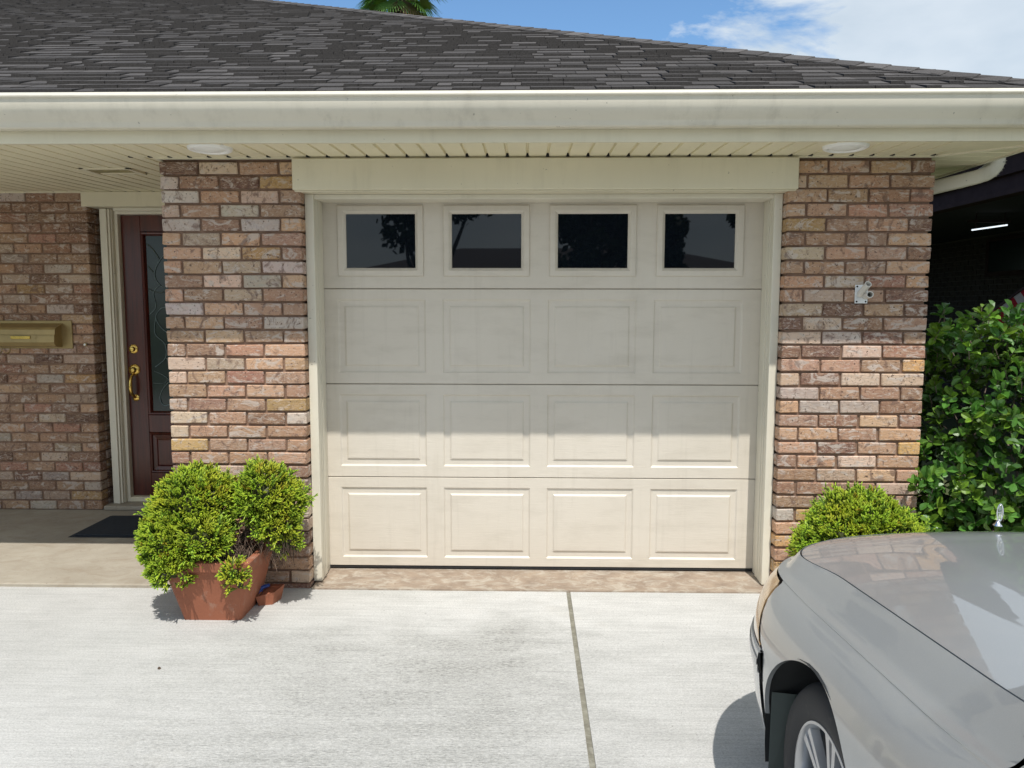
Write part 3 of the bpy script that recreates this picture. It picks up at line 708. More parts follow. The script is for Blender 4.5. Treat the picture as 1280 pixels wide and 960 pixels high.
MB().lathe([(.009, .008), (.008, .013), (0, .0145)], Matrix.Translation((-3.265, YB-.001, 1.225)) @ Ry, 16).build('button', M['white'], db)
fbk = thing('flag_bracket', 'silver metal flagpole bracket with two empty tubes on the right brick pillar', 'bracket', (1.66, YF, 1.56))
MB().bbox(1.616, 1.681, YF-.007, YF-.0015, 1.520, 1.615, .0015).build('plate', M['steel'], fbk)
for k, (p0, p1) in enumerate((((1.640, YF-.004, 1.565), (1.648, YF-.085, 1.617)), ((1.668, YF-.004, 1.556), (1.650, YF-.105, 1.564)))):
    p0 = Vector(p0); p1 = Vector(p1); q = MB(); q.tube([p0, p1], .0165, 18, False); q.tube([p0, p1], .0135, 18, False)
    # annular rim
    d = (p1-p0).normalized(); Mq = Matrix.Translation(p1) @ d.to_track_quat('Z', 'Y').to_matrix().to_4x4(); q.lathe([(.0135, 0), (.0165, 0)], Mq, 18)
    q.build('tube', M['socket'], fbk, angle=40)
for dx in (.009, .055):
    for dz in (.009, .086): MB().lathe([(.0045, 0), (.004, .003), (0, .0035)], Matrix.Translation((1.616+dx, YF-.007, 1.520+dz)) @ Ry, 10).build('screw', M['black'], fbk)

mt = MB().bbox(-3.03, -2.32, .56, 1.02, .001, .013, .003)
mt.add([(-3.06,.53,.0015),(-2.29,.53,.0015),(-2.29,1.05,.0015),(-3.06,1.05,.0015)], [(0,1,2,3)])
tag(mt.build('door_mat', M['mat']), 'dark navy door mat lying on the porch in front of the wooden door', 'door mat')

# ------------------------------------------------------------------ conifer foliage
def sprig(mb, p, d, l, w_, c0, c1):
    a = d.orthogonal().normalized(); b = d.cross(a); n = 4; vs = []
    for t_, r_ in ((0, .55), (.6, 1.0), (.9, .6)):
        for k in range(n):
            an = 2*math.pi*k/n; vs.append(p + d*l*t_ + (a*math.cos(an)+b*math.sin(an))*w_*.5*r_)
    vs.append(p+d*l); fs = []; cs = []
    for i in range(2):
        for k in range(n): fs.append((i*n+k, i*n+(k+1) % n, (i+1)*n+(k+1) % n, (i+1)*n+k)); cs.append(c0 if i == 0 else c1)
    for k in range(n): fs.append((2*n+k, 2*n+(k+1) % n, 3*n)); cs.append(c1)
    mb.add(vs, fs, cs)
def rdir():
    while True:
        v = Vector((U(-1, 1), U(-1, 1), U(-1, 1)))
        if .05 < v.length < 1: return v.normalized()
def core(mb, c, rad, sq):
    c = Vector(c); rows = []
    for i in range(9):
        la = -math.pi/2 + math.pi*i/8; row = []
        for k in range(14):
            lo = 2*math.pi*k/14; d = Vector((math.cos(la)*math.cos(lo), math.cos(la)*math.sin(lo), math.sin(la)))
            q = rad*(1+.3*noise.noise((c+d)*7)); row.append(c + Vector((d.x*q, d.y*q, d.z*q*sq)))
        rows.append(row)
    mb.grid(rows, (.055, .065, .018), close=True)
def conifer(mb, lobes, dens=1.0, yellow=0.0, zmin=None):
    for (c, rad, sq) in lobes:
        core(mb, c, rad*.66, sq)
        for i in range(int(420*rad)):      # longer shoots that break the outline
            d = rdir()
            if d.z < -.35: continue
            cv = Vector(c); p = cv + Vector((d.x, d.y, d.z*sq))*rad*U(.86, 1.0)
            if zmin is not None and p.z < zmin: continue
            g = (d + Vector((0, 0, .35)) + rdir()*.3).normalized(); ln = U(.035, .075)
            yb_ = U(.8, 1.15); mb.tube([p, p+g*ln], [.0022, .0012], 4, False, (.16, .17, .04))
            for j in range(11):
                q = p + g*ln*(.15+.085*j); a = (g*.9 + rdir()*.75).normalized()
                sprig(mb, q, a, U(.022, .034), .0070, (.12, .22, .02), (.40*yb_, .56*yb_, .05))
        c = Vector(c); n = int(2700*dens*rad*rad/.0625)
        for i in range(n):
            d = rdir()
            if d.z < -.55 and random.random() < .75: continue
            lump = 1 + .22*noise.noise((c+d*rad)*9) + .20*noise.noise((c+d*rad)*24)
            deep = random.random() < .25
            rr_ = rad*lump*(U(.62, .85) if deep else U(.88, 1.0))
            p = c + Vector((d.x*rr_, d.y*rr_, d.z*rr_*sq))
            if zmin is not None and p.z < zmin: continue
            if any((p-Vector(c2)).length < r2*.80 for (c2, r2, s2) in lobes if c2 != tuple(c)): continue
            g = (d*1.0 + Vector((0, 0, .45)) + rdir()*.45).normalized()
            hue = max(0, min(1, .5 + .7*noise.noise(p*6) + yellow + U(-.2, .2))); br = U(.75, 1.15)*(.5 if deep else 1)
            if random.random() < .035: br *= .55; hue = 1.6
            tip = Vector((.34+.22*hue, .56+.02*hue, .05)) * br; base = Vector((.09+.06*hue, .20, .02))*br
            k = 5 if not deep else 3
            L0 = U(.034, .056)
            sprig(mb, p, g, L0, .0090, tuple(base), tuple(tip))
            for j in range(k):
                a = (g + rdir()*.6).normalized(); q = p + g*L0*U(.05, .6)
                sprig(mb, q, a, U(.026, .042), .0074, tuple(base), tuple(tip*U(.85, 1.1)))
def dead(mb, c, rad, n):
    c = Vector(c)
    for i in range(n):
        d = rdir(); p = c + Vector((d.x*rad[0], d.y*rad[1], d.z*rad[2]))*U(.3, 1); g = (Vector((0, 0, -1)) + rdir()*.6).normalized(); t_ = U(.5, 1.3)
        mb.tube([p, p+g*U(.03, .08)], [.0018, .0006], 3, False, (.17*t_, .12*t_, .09*t_))
def planter(mb, soil, cx_, cy_, w0, w1, h, z0=DZ, wall=.02):
    def ring(w_, z): 
        c_ = .012; return [(cx_-w_, cy_-w_+c_, z), (cx_-w_+c_, cy_-w_, z), (cx_+w_-c_, cy_-w_, z), (cx_+w_, cy_-w_+c_, z), (cx_+w_, cy_+w_-c_, z), (cx_+w_-c_, cy_+w_, z), (cx_-w_+c_, cy_+w_, z), (cx_-w_, cy_+w_-c_, z)]
    mb.grid([ring(w0, z0), ring(w0+.002, z0+.012), ring(w1-.006, z0+h-.05), ring(w1+.008, z0+h-.046), ring(w1+.012, z0+h-.004), ring(w1+.008, z0+h), ring(w1-wall, z0+h), ring(w1-wall-.01, z0+h-.05)], close=True)
    mb.add(ring(w0, z0), [tuple(range(8))[::-1]])
    soil.add(ring(w1-wall-.004, z0+h-.035), [tuple(range(8))])
ps = thing('potted_conifer', 'bright green conifer with two rounded heads in a terracotta pot left of the garage', 'potted plant', (-1.6, -.57, DZ))
a_, b_ = MB(), MB(); planter(a_, b_, -1.595, -.575, .142, .205, .31)
a_.build('pot', M['terracotta'], ps, angle=25); b_.build('soil', M['soil'], ps)
fo = MB()
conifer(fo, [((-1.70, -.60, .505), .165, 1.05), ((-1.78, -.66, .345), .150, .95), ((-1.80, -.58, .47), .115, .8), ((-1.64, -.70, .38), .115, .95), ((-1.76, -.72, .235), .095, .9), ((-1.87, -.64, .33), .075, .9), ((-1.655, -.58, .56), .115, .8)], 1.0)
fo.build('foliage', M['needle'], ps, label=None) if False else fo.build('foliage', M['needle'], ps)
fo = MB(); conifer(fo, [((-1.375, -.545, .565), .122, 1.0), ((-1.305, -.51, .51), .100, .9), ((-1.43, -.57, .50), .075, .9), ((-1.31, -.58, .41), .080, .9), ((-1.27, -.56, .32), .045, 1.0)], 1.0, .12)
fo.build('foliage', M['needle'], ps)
fo = MB(); conifer(fo, [((-1.445, -.785, .235), .036, 1.3), ((-1.425, -.785, .185), .024, 1.2), ((-1.47, -.785, .20), .022, 1.0)], 1.0, .75)
o = fo.build('foliage', M['needle'], ps); o['label'] = 'small yellowed sprig hanging over the pot rim'
tw = MB()
for (p0, p1, r_) in (((-1.60, -.57, .25), (-1.72, -.60, .50), .016), ((-1.57, -.57, .25), (-1.36, -.55, .52), .018), ((-1.58, -.6, .26), (-1.45, -.76, .24), .008), ((-1.50, -.58, .33), (-1.28, -.56, .44), .010), ((-1.6, -.6, .27), (-1.80, -.68, .36), .012), ((-1.45, -.56, .40), (-1.43, -.58, .55), .007)):
    p0, p1 = Vector(p0), Vector(p1); md_ = (p0+p1)/2 + rdir()*.03; tw.tube([p0, md_, p1], [r_, r_*.8, r_*.5], 8)
tw.build('stem', M['bark'], ps)
dd = MB(); dead(dd, (-1.53, -.64, .31), (.13, .10, .09), 420); dead(dd, (-1.32, -.56, .33), (.12, .09, .10), 380); dead(dd, (-1.66, -.70, .27), (.12, .06, .06), 160); dead(dd, (-1.44, -.58, .44), (.07, .07, .10), 160)
M['dead'] = tinted('dead_needles', .9, .3, 30, 0)
dd.build('dead_needles', M['dead'], ps)
sp_ = thing('clay_shard', 'small broken terracotta piece lying on the concrete beside the square pot', 'pot shard', (-1.385, -.47, DZ))
q = MB(); q.add([(-1.430,-.535,DZ),(-1.365,-.515,DZ),(-1.345,-.44,DZ),(-1.42,-.42,DZ),(-1.440,-.545,.030),(-1.355,-.515,.045),(-1.325,-.44,.062),(-1.42,-.41,.050)], [(3,2,1,0),(0,1,5,4),(1,2,6,5),(2,3,7,6),(3,0,4,7)])
q.add([(-1.428,-.530,.026),(-1.362,-.508,.040),(-1.337,-.445,.055),(-1.415,-.42,.044)], [(0,1,2,3)])
q.build('clay', M['terracotta'], sp_)
tag(MB().tube([(-1.455,-.50,DZ+.012),(-1.435,-.47,.052),(-1.40,-.45,.060)], [.011, .012, .009], 8).build('plastic_scrap', M['blue']), 'small blue plastic scrap tucked behind the terracotta pot', 'plastic scrap')
rp = thing('potted_conifer', 'single round bright green dwarf conifer in front of the right brick pillar behind the car', 'potted plant', (1.585, -.52, DZ))
a_, b_ = MB(), MB(); planter(a_, b_, 1.60, -.50, .12, .165, .24)
a_.build('pot', M['terracotta'], rp, angle=25); b_.build('soil', M['soil'], rp)
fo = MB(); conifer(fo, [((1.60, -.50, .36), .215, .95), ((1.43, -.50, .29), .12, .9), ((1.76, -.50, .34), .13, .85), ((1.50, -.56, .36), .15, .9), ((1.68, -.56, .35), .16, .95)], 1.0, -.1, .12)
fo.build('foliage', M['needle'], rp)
MB().tube([(1.6, -.5, .18), (1.59, -.51, .38)], [.02, .012], 8).build('stem', M['bark'], rp)

# ------------------------------------------------------------------ glossy shrub at the side of the house
def leaf(mb, p, d, up_, l, w_, col, fold=.25):
    side = d.cross(up_).normalized(); n_ = side.cross(d).normalized()
    pts = [(0, 0, 0), (.30, .30, .02), (.66, .5, .03), (.92, .33, .0), (1, 0, -.04), (.92, -.33, .0), (.66, -.5, .03), (.30, -.30, .02), (.55, 0, 0)]
    vs = [p + d*l*a + side*w_*b + n_*l*(c*1.5 + abs(b)*fold - .12*a*a) for a, b, c in pts]
    mb.add(vs, [(0,1,8),(1,2,8),(2,3,4,8),(0,8,7),(7,8,6),(6,8,4,5)], col)
sh = thing('shrub', 'tall glossy green broadleaf shrub beside the right brick pillar', 'shrub', (2.55, .1, -.06))
lf = MB(); tg = MB()
LC = Vector((2.62, .15, .62))
def sh_r(d):   # lumpy radius
    return 1 + .16*noise.noise(d*2.2+Vector((3, 1, 0))) + .10*noise.noise(d*5)
tips = []
for i in range(2100):
    d = rdir()
    if d.y > .55: continue
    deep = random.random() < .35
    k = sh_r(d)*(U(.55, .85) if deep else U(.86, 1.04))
    p = LC + Vector((d.x*.66*k, d.y*.62*k, d.z*.86*k))
    if p.x < 2.03 and p.y > -.36: p.x = 2.03 + U(0, .04)
    if p.x > 3.4 or p.z < -.03 or (p.x > 2.35 and p.z > 1.40 and random.random() < .6): continue
    tips.append((p, d, deep))
for (x, y, z) in ((1.97, -.40, .63), (2.0, -.42, .60), (2.02, -.38, .66), (1.93, -.38, .60), (1.98, -.42, .36), (2.04, -.44, .33), (2.0, -.40, .40), (2.09, -.45, .30), (2.03, -.38, .28), (2.25, -.38, 1.47), (2.18, -.3, 1.44), (2.12, -.2, 1.49), (2.42, -.33, 1.46), (2.5, -.3, 1.50), (2.3, -.5, .5), (2.1, -.2, 1.38), (2.2, -.3, 1.3), (2.35, -.35, 1.38)):
    tips += [(Vector((x, y, z)), Vector((-.2, -.7, .6)).normalized(), False)]*2
for (p, d, deep) in tips:
    g = (d + Vector((0, -.15, .55)) + rdir()*.5).normalized(); nl = random.randint(4, 7); ph = U(0, 6.28)
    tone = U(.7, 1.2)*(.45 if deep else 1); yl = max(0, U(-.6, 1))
    a = g.orthogonal().normalized(); b = g.cross(a)
    tg.tube([p - g*U(.05, .09) + rdir()*.01, p], [.0028, .0016], 4, False)
    for j in range(nl):
        an = ph + j*2.4; o_ = a*math.cos(an)+b*math.sin(an); dr_ = (g*U(.1, 1.5) + o_ + rdir()*.35).normalized()
        c = Vector((.065+.10*yl, .175+.11*yl, .026))*tone*U(.8, 1.2)
        leaf(lf, p - g*U(0, .07), dr_, (g+rdir()*.6).normalized(), U(.045, .075), U(.027, .040), tuple(c))
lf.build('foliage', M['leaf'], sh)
for k in range(9):
    b0 = Vector((2.6+U(-.15, .15), .1+U(-.1, .1), -.055)); d = Vector((U(-.4, .5), U(-.25, .3), U(.8, 1.2)))
    p1 = b0 + d*.4 + rdir()*.04; p2 = b0 + d*.75 + rdir()*.08; p3 = b0 + d*1.0 + rdir()*.1
    tg.tube([b0, p1, p2, p3], [.014, .010, .007, .004], 7)
tg.build('stem', M['twig'], sh)

# ------------------------------------------------------------------ THE CAR (nose towards the garage)
car = thing('parked_car', 'silver grey sedan parked with its nose towards the garage at the right', 'car', (1.51, -4.0, DZ))
CX, HW = 1.51, .905
YN, YT = -1.55, -6.55         # nose, tail
def outline(u):
    """u in [0,1] along the left half, front centre -> rear centre: point, outward normal"""
    na, nm = .22, .56
    if u < na or u > na+nm:
        fr = u < na; q = u/na if fr else (1-u)/(1-na-nm)
        th_ = q*math.pi/2; n_ = 2.6; b = .75 if fr else .55; yc = YN-b if fr else YT+b; s_ = 1 if fr else -1
        sx, cx2 = math.sin(th_)**(2/n_), max(math.cos(th_), 0)**(2/n_)
        x = CX - HW*sx; y = yc + s_*b*cx2
        nx = -(sx**(n_-1))/HW; ny = s_*(cx2**(n_-1))/b; v = Vector((nx, ny)).normalized(); return x, y, v.x, v.y
    t_ = (u-na)/nm; y0, y1 = YN-.75, YT+.55
    return CX-HW, y0+(y1-y0)*t_, -1.0, 0.0
# u for a given y on the straight side
def u_of_y(y): y0, y1 = YN-.75, YT+.55; return .22 + .56*(y-y0)/(y1-y0)
def interp(tab, z):
    for i in range(len(tab)-1):
        if z <= tab[i+1][0]:
            a, b = tab[i], tab[i+1]; t_ = max(0, (z-a[0])/(b[0]-a[0])); return a[1]+(b[1]-a[1])*t_
    return tab[-1][1]
# vertical parameter v in [0,1]: profile tables (v -> d, z)
FRONT = [(0, .075, .17), (.08, .050, .22), (.2, .018, .33), (.34, .002, .43), (.46, 0, .50), (.56, .006, .555), (.66, .024, .605), (.74, .052, .638), (.80, .085, .656), (.86, .130, .668), (.92, .168, .690), (.96, .192, .704), (1, .216, .716)]
MID = [(0, .06, .17), (.08, .045, .22), (.2, .022, .33), (.34, .006, .43), (.46, 0, .52), (.56, 0, .60), (.66, .008, .69), (.74, .018, .76), (.80, .028, .81), (.86, .040, .845), (.92, .058, .872), (.96, .075, .890), (1, .100, .905)]
def sm(a, b, x): x = max(0, min(1, (x-a)/(b-a))); return x*x*(3-2*x)
def cr1(tab, v, k):
    n = len(tab)
    for i in range(n-1):
        if v <= tab[i+1][0] + 1e-9:
            x0, x1 = tab[i][0], tab[i+1][0]; t_ = (v-x0)/(x1-x0); p1, p2 = tab[i][k], tab[i+1][k]
            m1 = (p2-tab[i-1][k])/(x1-tab[i-1][0])*(x1-x0) if i > 0 else p2-p1
            m2 = (tab[i+2][k]-p1)/(tab[i+2][0]-x0)*(x1-x0) if i < n-2 else p2-p1
            return (2*t_**3-3*t_**2+1)*p1+(t_**3-2*t_**2+t_)*m1+(-2*t_**3+3*t_**2)*p2+(t_**3-t_**2)*m2
    return tab[-1][k]
def body(u, v):
    x, y, nx, ny = outline(u)
    wgt = sm(-2.85, -3.6, y) * (1 - sm(-5.6, -6.4, y)*.0)
    rise = .072*max(0, min(1.6, (-y-1.83)))
    df, zf = cr1(FRONT, v, 1), cr1(FRONT, v, 2); zf += rise*max(0, (zf-.5))/.216
    dm, zm = cr1(MID, v, 1), cr1(MID, v, 2)
    d = df+(dm-df)*wgt; z = zf+(zm-zf)*wgt; d *= 1-.58*sm(.03, .75, abs(ny))
    d -= .015*math.exp(-((v-.845)/.015)**2)*(1-wgt)
    return Vector((x - nx*d, y - ny*d, z + (DZ if z < .3 else DZ*(1-sm(.3, .5, z)))))
def mir(P): return [[Vector((2*CX-p.x, p.y, p.z)) for p in row] for row in P]
WY, RWY, WZ, AR = -2.53, -5.33, .288, .340
def v_arch(u):
    """lowest v of the shell at u, so the wheel openings stay clear"""
    y = outline(u)[1]
    for c in (WY, RWY):
        dy = abs(y-c)
        if dy < AR:
            zt = WZ + math.sqrt(AR*AR-dy*dy); lo, hi = 0, 1
            for _ in range(22):
                m_ = (lo+hi)/2
                if body(u, m_).z < zt: lo = m_
                else: hi = m_
            return lo
    return 0
ulist = [i/46*.22 for i in range(46)]
def arch_us(c):
    return [u_of_y(c + AR*math.cos(math.pi*k/72)*.99999) for k in range(73)]
e_ = 1e-5
us_front = sorted(set(ulist + [.22] + arch_us(WY)[0:] + [u_of_y(WY+AR)-e_, u_of_y(WY-AR)+e_] + [u_of_y(-2.93), u_of_y(-2.98), u_of_y(-3.03), u_of_y(-3.08), u_of_y(-3.13)]))
us_side = sorted(set([u_of_y(-3.1380-.06*i) for i in range(31)] + arch_us(RWY) + [u_of_y(RWY+AR)-e_, u_of_y(RWY-AR)+e_, .78] + [.78+.22*i/30 for i in range(31)]))
def shell(name, us, vlo, vhi, mat, parent, nv=26, out=0.0, both=True, hem=.012, ledge=0, fixed=False, label=None, one=None):
    P = []
    for u in us:
        lo, hi = vlo(u), vhi(u)
        if hi - lo < 1e-4: hi = lo + 1e-4
        row = []
        for j in range(nv+1):
            p = body(u, max(lo, hi*j/nv) if fixed else lo+(hi-lo)*j/nv)
            if out:
                _, _, nx, ny = outline(u); p = p + Vector((nx*out, ny*out, 0))
            row.append(p)
        if hem:
            _, _, nx, ny = outline(u); inn = Vector((-nx, -ny, 0))*hem
            row = [row[0] + inn] + row + [row[-1] + (inn*ledge if ledge else Vector((0, 0, -hem)))]
        P.append(row)
    obs = []
    for k, Q in enumerate((P, mir(P))):
        if one is not None and k != one: continue
        m_ = MB(); m_.grid(Q); o = m_.build(name, mat, parent, angle=38)
        if parent is not car: fix(o)
        if label: o['label'] = label
        obs.append(o)
    return obs
VB = .50    # bumper top
u_lamp = .165
vc = lambda c: (lambda u: c)
ub = sorted(set(ulist + [.22, u_of_y(WY+AR)-e_]))
ub = [u for u in ub if outline(u)[1] >= WY+AR-.001]
# bumper, its rub strip, lamps
shell('bumper', ub, vc(.03), vc(VB-.002), M['paint'], car, out=.004, ledge=3)
shell('rub_strip', ub, vc(.385), vc(.485), M['paint'], car, nv=6, out=.009, ledge=1.5)
shell('chrome_insert', ub, vc(.424), vc(.456), M['alloy'], car, nv=4, out=.0125, hem=.004, ledge=1)
u1 = [u for u in ub if u <= .148]; uf = [u for u in us_front if u >= .150]
lampv0, lampv1 = .515, .80
ul = [u for u in ub if .052 <= u <= .2055]
def lampend(u):      # the lens narrows to a point as it wraps round the corner
    return .82 - .31*sm(.172, .206, u)
shell('headlight', [u for u in ul if u <= .112], vc(.515), vc(.808), M['headlamp'], car, nv=10, out=.003)
shell('side_marker', [u for u in ul if u >= .1125], vc(.512), lambda u: lampend(u)-.012, M['amber'], car, nv=10, out=.003)
gr_ = [u for u in ub if u <= .050]
shell('grille', gr_, vc(.515), vc(.90), M['chrome'], car, nv=8)
# fender: above lamps and down the side to the door gap
def fvlo(u):
    y = outline(u)[1]
    if y > WY+AR: return lampend(u)+.004 if u < .206 else VB
    return v_arch(u)
shell('fender', [u for u in us_front if u > .0], fvlo, vc(1.0), M['paint'], car, nv=130, fixed=True)
uc = [u for u in us_front]
shell('inner_panel', [u for u in ub], vc(.04), vc(.90), M['liner'], car, nv=10, out=-.02, hem=0)
shell('seam_backing', [u for u in us_front], vc(.965), vc(1.0), M['black'], car, nv=2, out=-.012, hem=.02)
# doors and quarter as one flank, seams drawn by door panels
for name, ya, yb2 in (('door', -3.145, -4.135), ('door', -4.145, -4.985), ('rear_quarter', -4.995, None)):
    us = [u for u in us_side if outline(u)[1] <= ya+.003 and (yb2 is None or outline(u)[1] >= yb2-.003) and (yb2 is None or u < .78)]
    if yb2 is not None: us = [u_of_y(ya + (yb2-ya)*i/16) for i in range(17)]
    else: us = sorted(set([u_of_y(ya)] + us))
    us = [u for u in us if u >= u_of_y(ya)-1e-9]
    obs = shell(name, us, lambda u: max(.09, v_arch(u)) if v_arch(u) == 0 else v_arch(u), vc(1.0), M['paint'], car, nv=60, fixed=True)
    if name == 'door':
        for s_, ob in zip((1, -1), obs):
            hx = CX - s_*(HW+.016); yh = yb2+.10
            q = MB().tube([(hx+s_*.03, yh+.11, .735), (hx, yh+.09, .735), (hx, yh-.02, .735), (hx+s_*.03, yh-.04, .735)], .011, 8); o = q.build('handle', M['paint'], ob, smooth=True); fix(o)
for s_ in (1, -1):
    x0, x1 = sorted((CX-s_*(HW-.05), CX-s_*(HW-.10))); MB().box(x0, x1, RWY+AR, WY-AR, .14, .235).build('sill', M['paint'], car)
# hood
def hood_like(name, us, sgn, crown, crease):
    rows = []
    for u in us:
        L_ = body(u, 1.0); _, _, nx, ny = outline(u); L_ = L_ + Vector((-nx*.0055, -ny*.0055, 0))
        hw = CX-L_.x; row = []; n_ = 60
        yfr = (body(0, 1).y if sgn > 0 else body(1, 1).y)
        t_ = min(1, abs(L_.y-yfr)/.30); h_ = crown*(1-(1-t_)**2.6)
        for j in range(n_+1):
            w_ = -1+2*j/n_; x = CX + hw*w_
            z = L_.z + h_*(1-abs(w_)**2.1)
            if crease:
                ce = .30 + .16*sm(-1.8, -3.1, L_.y); z += .007*t_*(1-sm(ce-.05, ce+.05, abs(x-CX)))
            row.append(Vector((x, L_.y, z)))
        row = [row[0]+Vector((0, 0, -.012))] + row + [row[-1]+Vector((0, 0, -.012))]
        rows.append(row)
    m_ = MB(); m_.grid(rows); m_.add(rows[0], []) ; return m_.build(name, M['paint'], car, angle=40)
hu = [.008+i*.006 for i in range(36)] + [u_of_y(-2.31-.055*i) for i in range(16)]
hu = sorted(set(hu)); hood = hood_like('hood', hu, 1, .048, True)
tu = sorted(set([u_of_y(-5.82), u_of_y(-5.95), .785] + [.79+.2*i/24 for i in range(25)])); hood_like('boot_lid', tu, -1, .035, False)
# hood ornament
orn = MB(); OX, OY, OZ = CX+.005, -1.745, .768
orn.lathe([(.015, 0), (.013, .004), (.008, .008), (.005, .016), (.0, .018)], Matrix.Translation((OX, OY, OZ+.004)), 16)
ring = []
for k in range(25):
    an = 2*math.pi*k/24; ring.append((OX + .0095*math.cos(an)+.005, OY, OZ+.048+.029*math.sin(an)))
orn.tube(ring, .0022, 6, False)
for dx in (-.004, 0, .004): orn.tube([(OX+.006+dx, OY, OZ+.022), (OX+.006+dx, OY, OZ+.074)], .0010, 5)
orn.tube([(OX+.005-.0095, OY, OZ+.048), (OX+.005+.0095, OY, OZ+.048)], .0010, 5)
orn.tube([(OX, OY, OZ+.012), (OX+.006, OY, OZ+.024)], .003, 6)
orn.build('hood_ornament', M['chrome'], car, smooth=True)
# cabin: pillars, roof, glass
def cab(y, t_):   # half width at height t
    return .80 - .19*t_
zb_, zt_ = .885, 1.36
stn = [(-3.12, 0), (-3.78, 1), (-5.05, 1), (-5.80, 0)]
def cpt(y, h, s_, inset=0): return Vector((CX - s_*(cab(y, h)-inset), y, zb_+(zt_-zb_)*h+DZ))
rows = []
for y, z, w_ in ((-3.74, 1.352, .60), (-3.80, 1.368, .612), (-4.1, 1.392, .62), (-4.5, 1.398, .62), (-4.85, 1.385, .615), (-5.06, 1.362, .60)):
    rows.append([Vector((CX+w_*k/10*1.0, y - .03*(1-(k/10)**2)*(-1 if y > -4 else 1), z+DZ - .045*abs(k/10)**3)) for k in range(-10, 11)])
m_ = MB(); m_.grid(rows); m_.grid([[p - Vector((0, 0, .02)) for p in r_] for r_ in rows]); m_.build('cabin_roof', M['paint'], car, smooth=True)
def screen(name, y0, z0, w0, y1, z1, w1, bow):
    rows = []
    for i in range(9):
        t_ = i/8; rows.append([Vector((CX+(w0+(w1-w0)*t_)*k/10, y0+(y1-y0)*t_ - bow*(k/10)**2 + .0, z0+(z1-z0)*t_+.03*math.sin(math.pi*t_)+DZ)) for k in range(-10, 11)])
    m_ = MB(); m_.grid(rows); m_.build(name, M['glass'], car, smooth=True)
screen('windshield', -3.02, .84, .71, -3.74, 1.345, .575, .10)
screen('rear_window', -5.86, .90, .68, -5.08, 1.352, .565, -.06)
cw = MB(); cw.box(CX-.66, CX+.66, -3.20, -2.98, .74, .79); cw.build('cowl', M['rubber'], car)
for s_ in (1, -1):
    pi_ = MB()
    pi_.tube([(CX-s_*.725, -3.12, .84), (CX-s_*.66, -3.42, 1.10), (CX-s_*.59, -3.78, 1.325)], [.034, .028, .026], 8)
    pi_.build('windscreen_pillar', M['paint'], car, smooth=True)
    pi_ = MB(); pi_.grid([[(CX-s_*.775, -5.08, .87), (CX-s_*.735, -5.88, .88)], [(CX-s_*.69, -5.03, 1.15), (CX-s_*.65, -5.45, 1.15)], [(CX-s_*.60, -5.0, 1.325), (CX-s_*.575, -5.12, 1.33)]])
    pi_.build('rear_pillar', M['paint'], car)
    MB().tube([(CX-s_*.59, -3.76, 1.328), (CX-s_*.612, -4.4, 1.345), (CX-s_*.595, -5.05, 1.328)], .022, 8).build('roof_rail', M['paint'], car, smooth=True)
    MB().tube([(CX-s_*.785, -4.14, .86), (CX-s_*.61, -4.18, 1.335)], .026, 6).build('centre_pillar', M['black'], car)
    for ya, yb2, yta, ytb in ((-3.16, -4.12, -3.80, -4.16), (-4.16, -5.06, -4.20, -5.0)):
        m_ = MB(); m_.grid([[(CX-s_*.79, ya, .87), (CX-s_*.79, yb2, .87)], [(CX-s_*.70, (ya+yta)/2, 1.12), (CX-s_*.70, (yb2+ytb)/2, 1.12)], [(CX-s_*.605, yta, 1.33), (CX-s_*.605, ytb, 1.33)]])
        m_.build('side_window', M['glass'], car, smooth=True)
    mi = MB(); mi.lathe([(0, -.055), (.05, -.052), (.075, -.03), (.08, 0), (.078, .035), (.072, .04)], Matrix.Translation((CX-s_*.99, -3.74, .955)) @ Matrix.Rotation(R(90), 4, 'X') @ Matrix.Diagonal((1.15, .72, 1, 1)), 20)
    mi.tube([(CX-s_*.80, -3.72, .90), (CX-s_*.93, -3.73, .935)], .02, 8); mi.build('wing_mirror', M['paint'], car, smooth=True)
    MB().box(*sorted((CX-s_*.55, CX-s_*.80)), -6.50, -6.44, .55, .70).build('tail_light', M['red_lens'], car)
m_ = MB(); m_.box(CX-.60, CX+.60, -5.2, -3.3, .55, .60); m_.box(CX-.62, CX+.62, -6.3, -1.95, .20, .24); m_.build('floor_pan', M['black'], car)
for sx in (-.36, .36):
    q = MB().bbox(CX+sx-.24, CX+sx+.24, -4.15, -3.7, .45, .66, .04); q.bbox(CX+sx-.24, CX+sx+.24, -4.30, -4.16, .60, 1.10, .04); q.bbox(CX+sx-.12, CX+sx+.12, -4.29, -4.20, 1.13, 1.27, .03); q.build('seat', M['guard'], car)
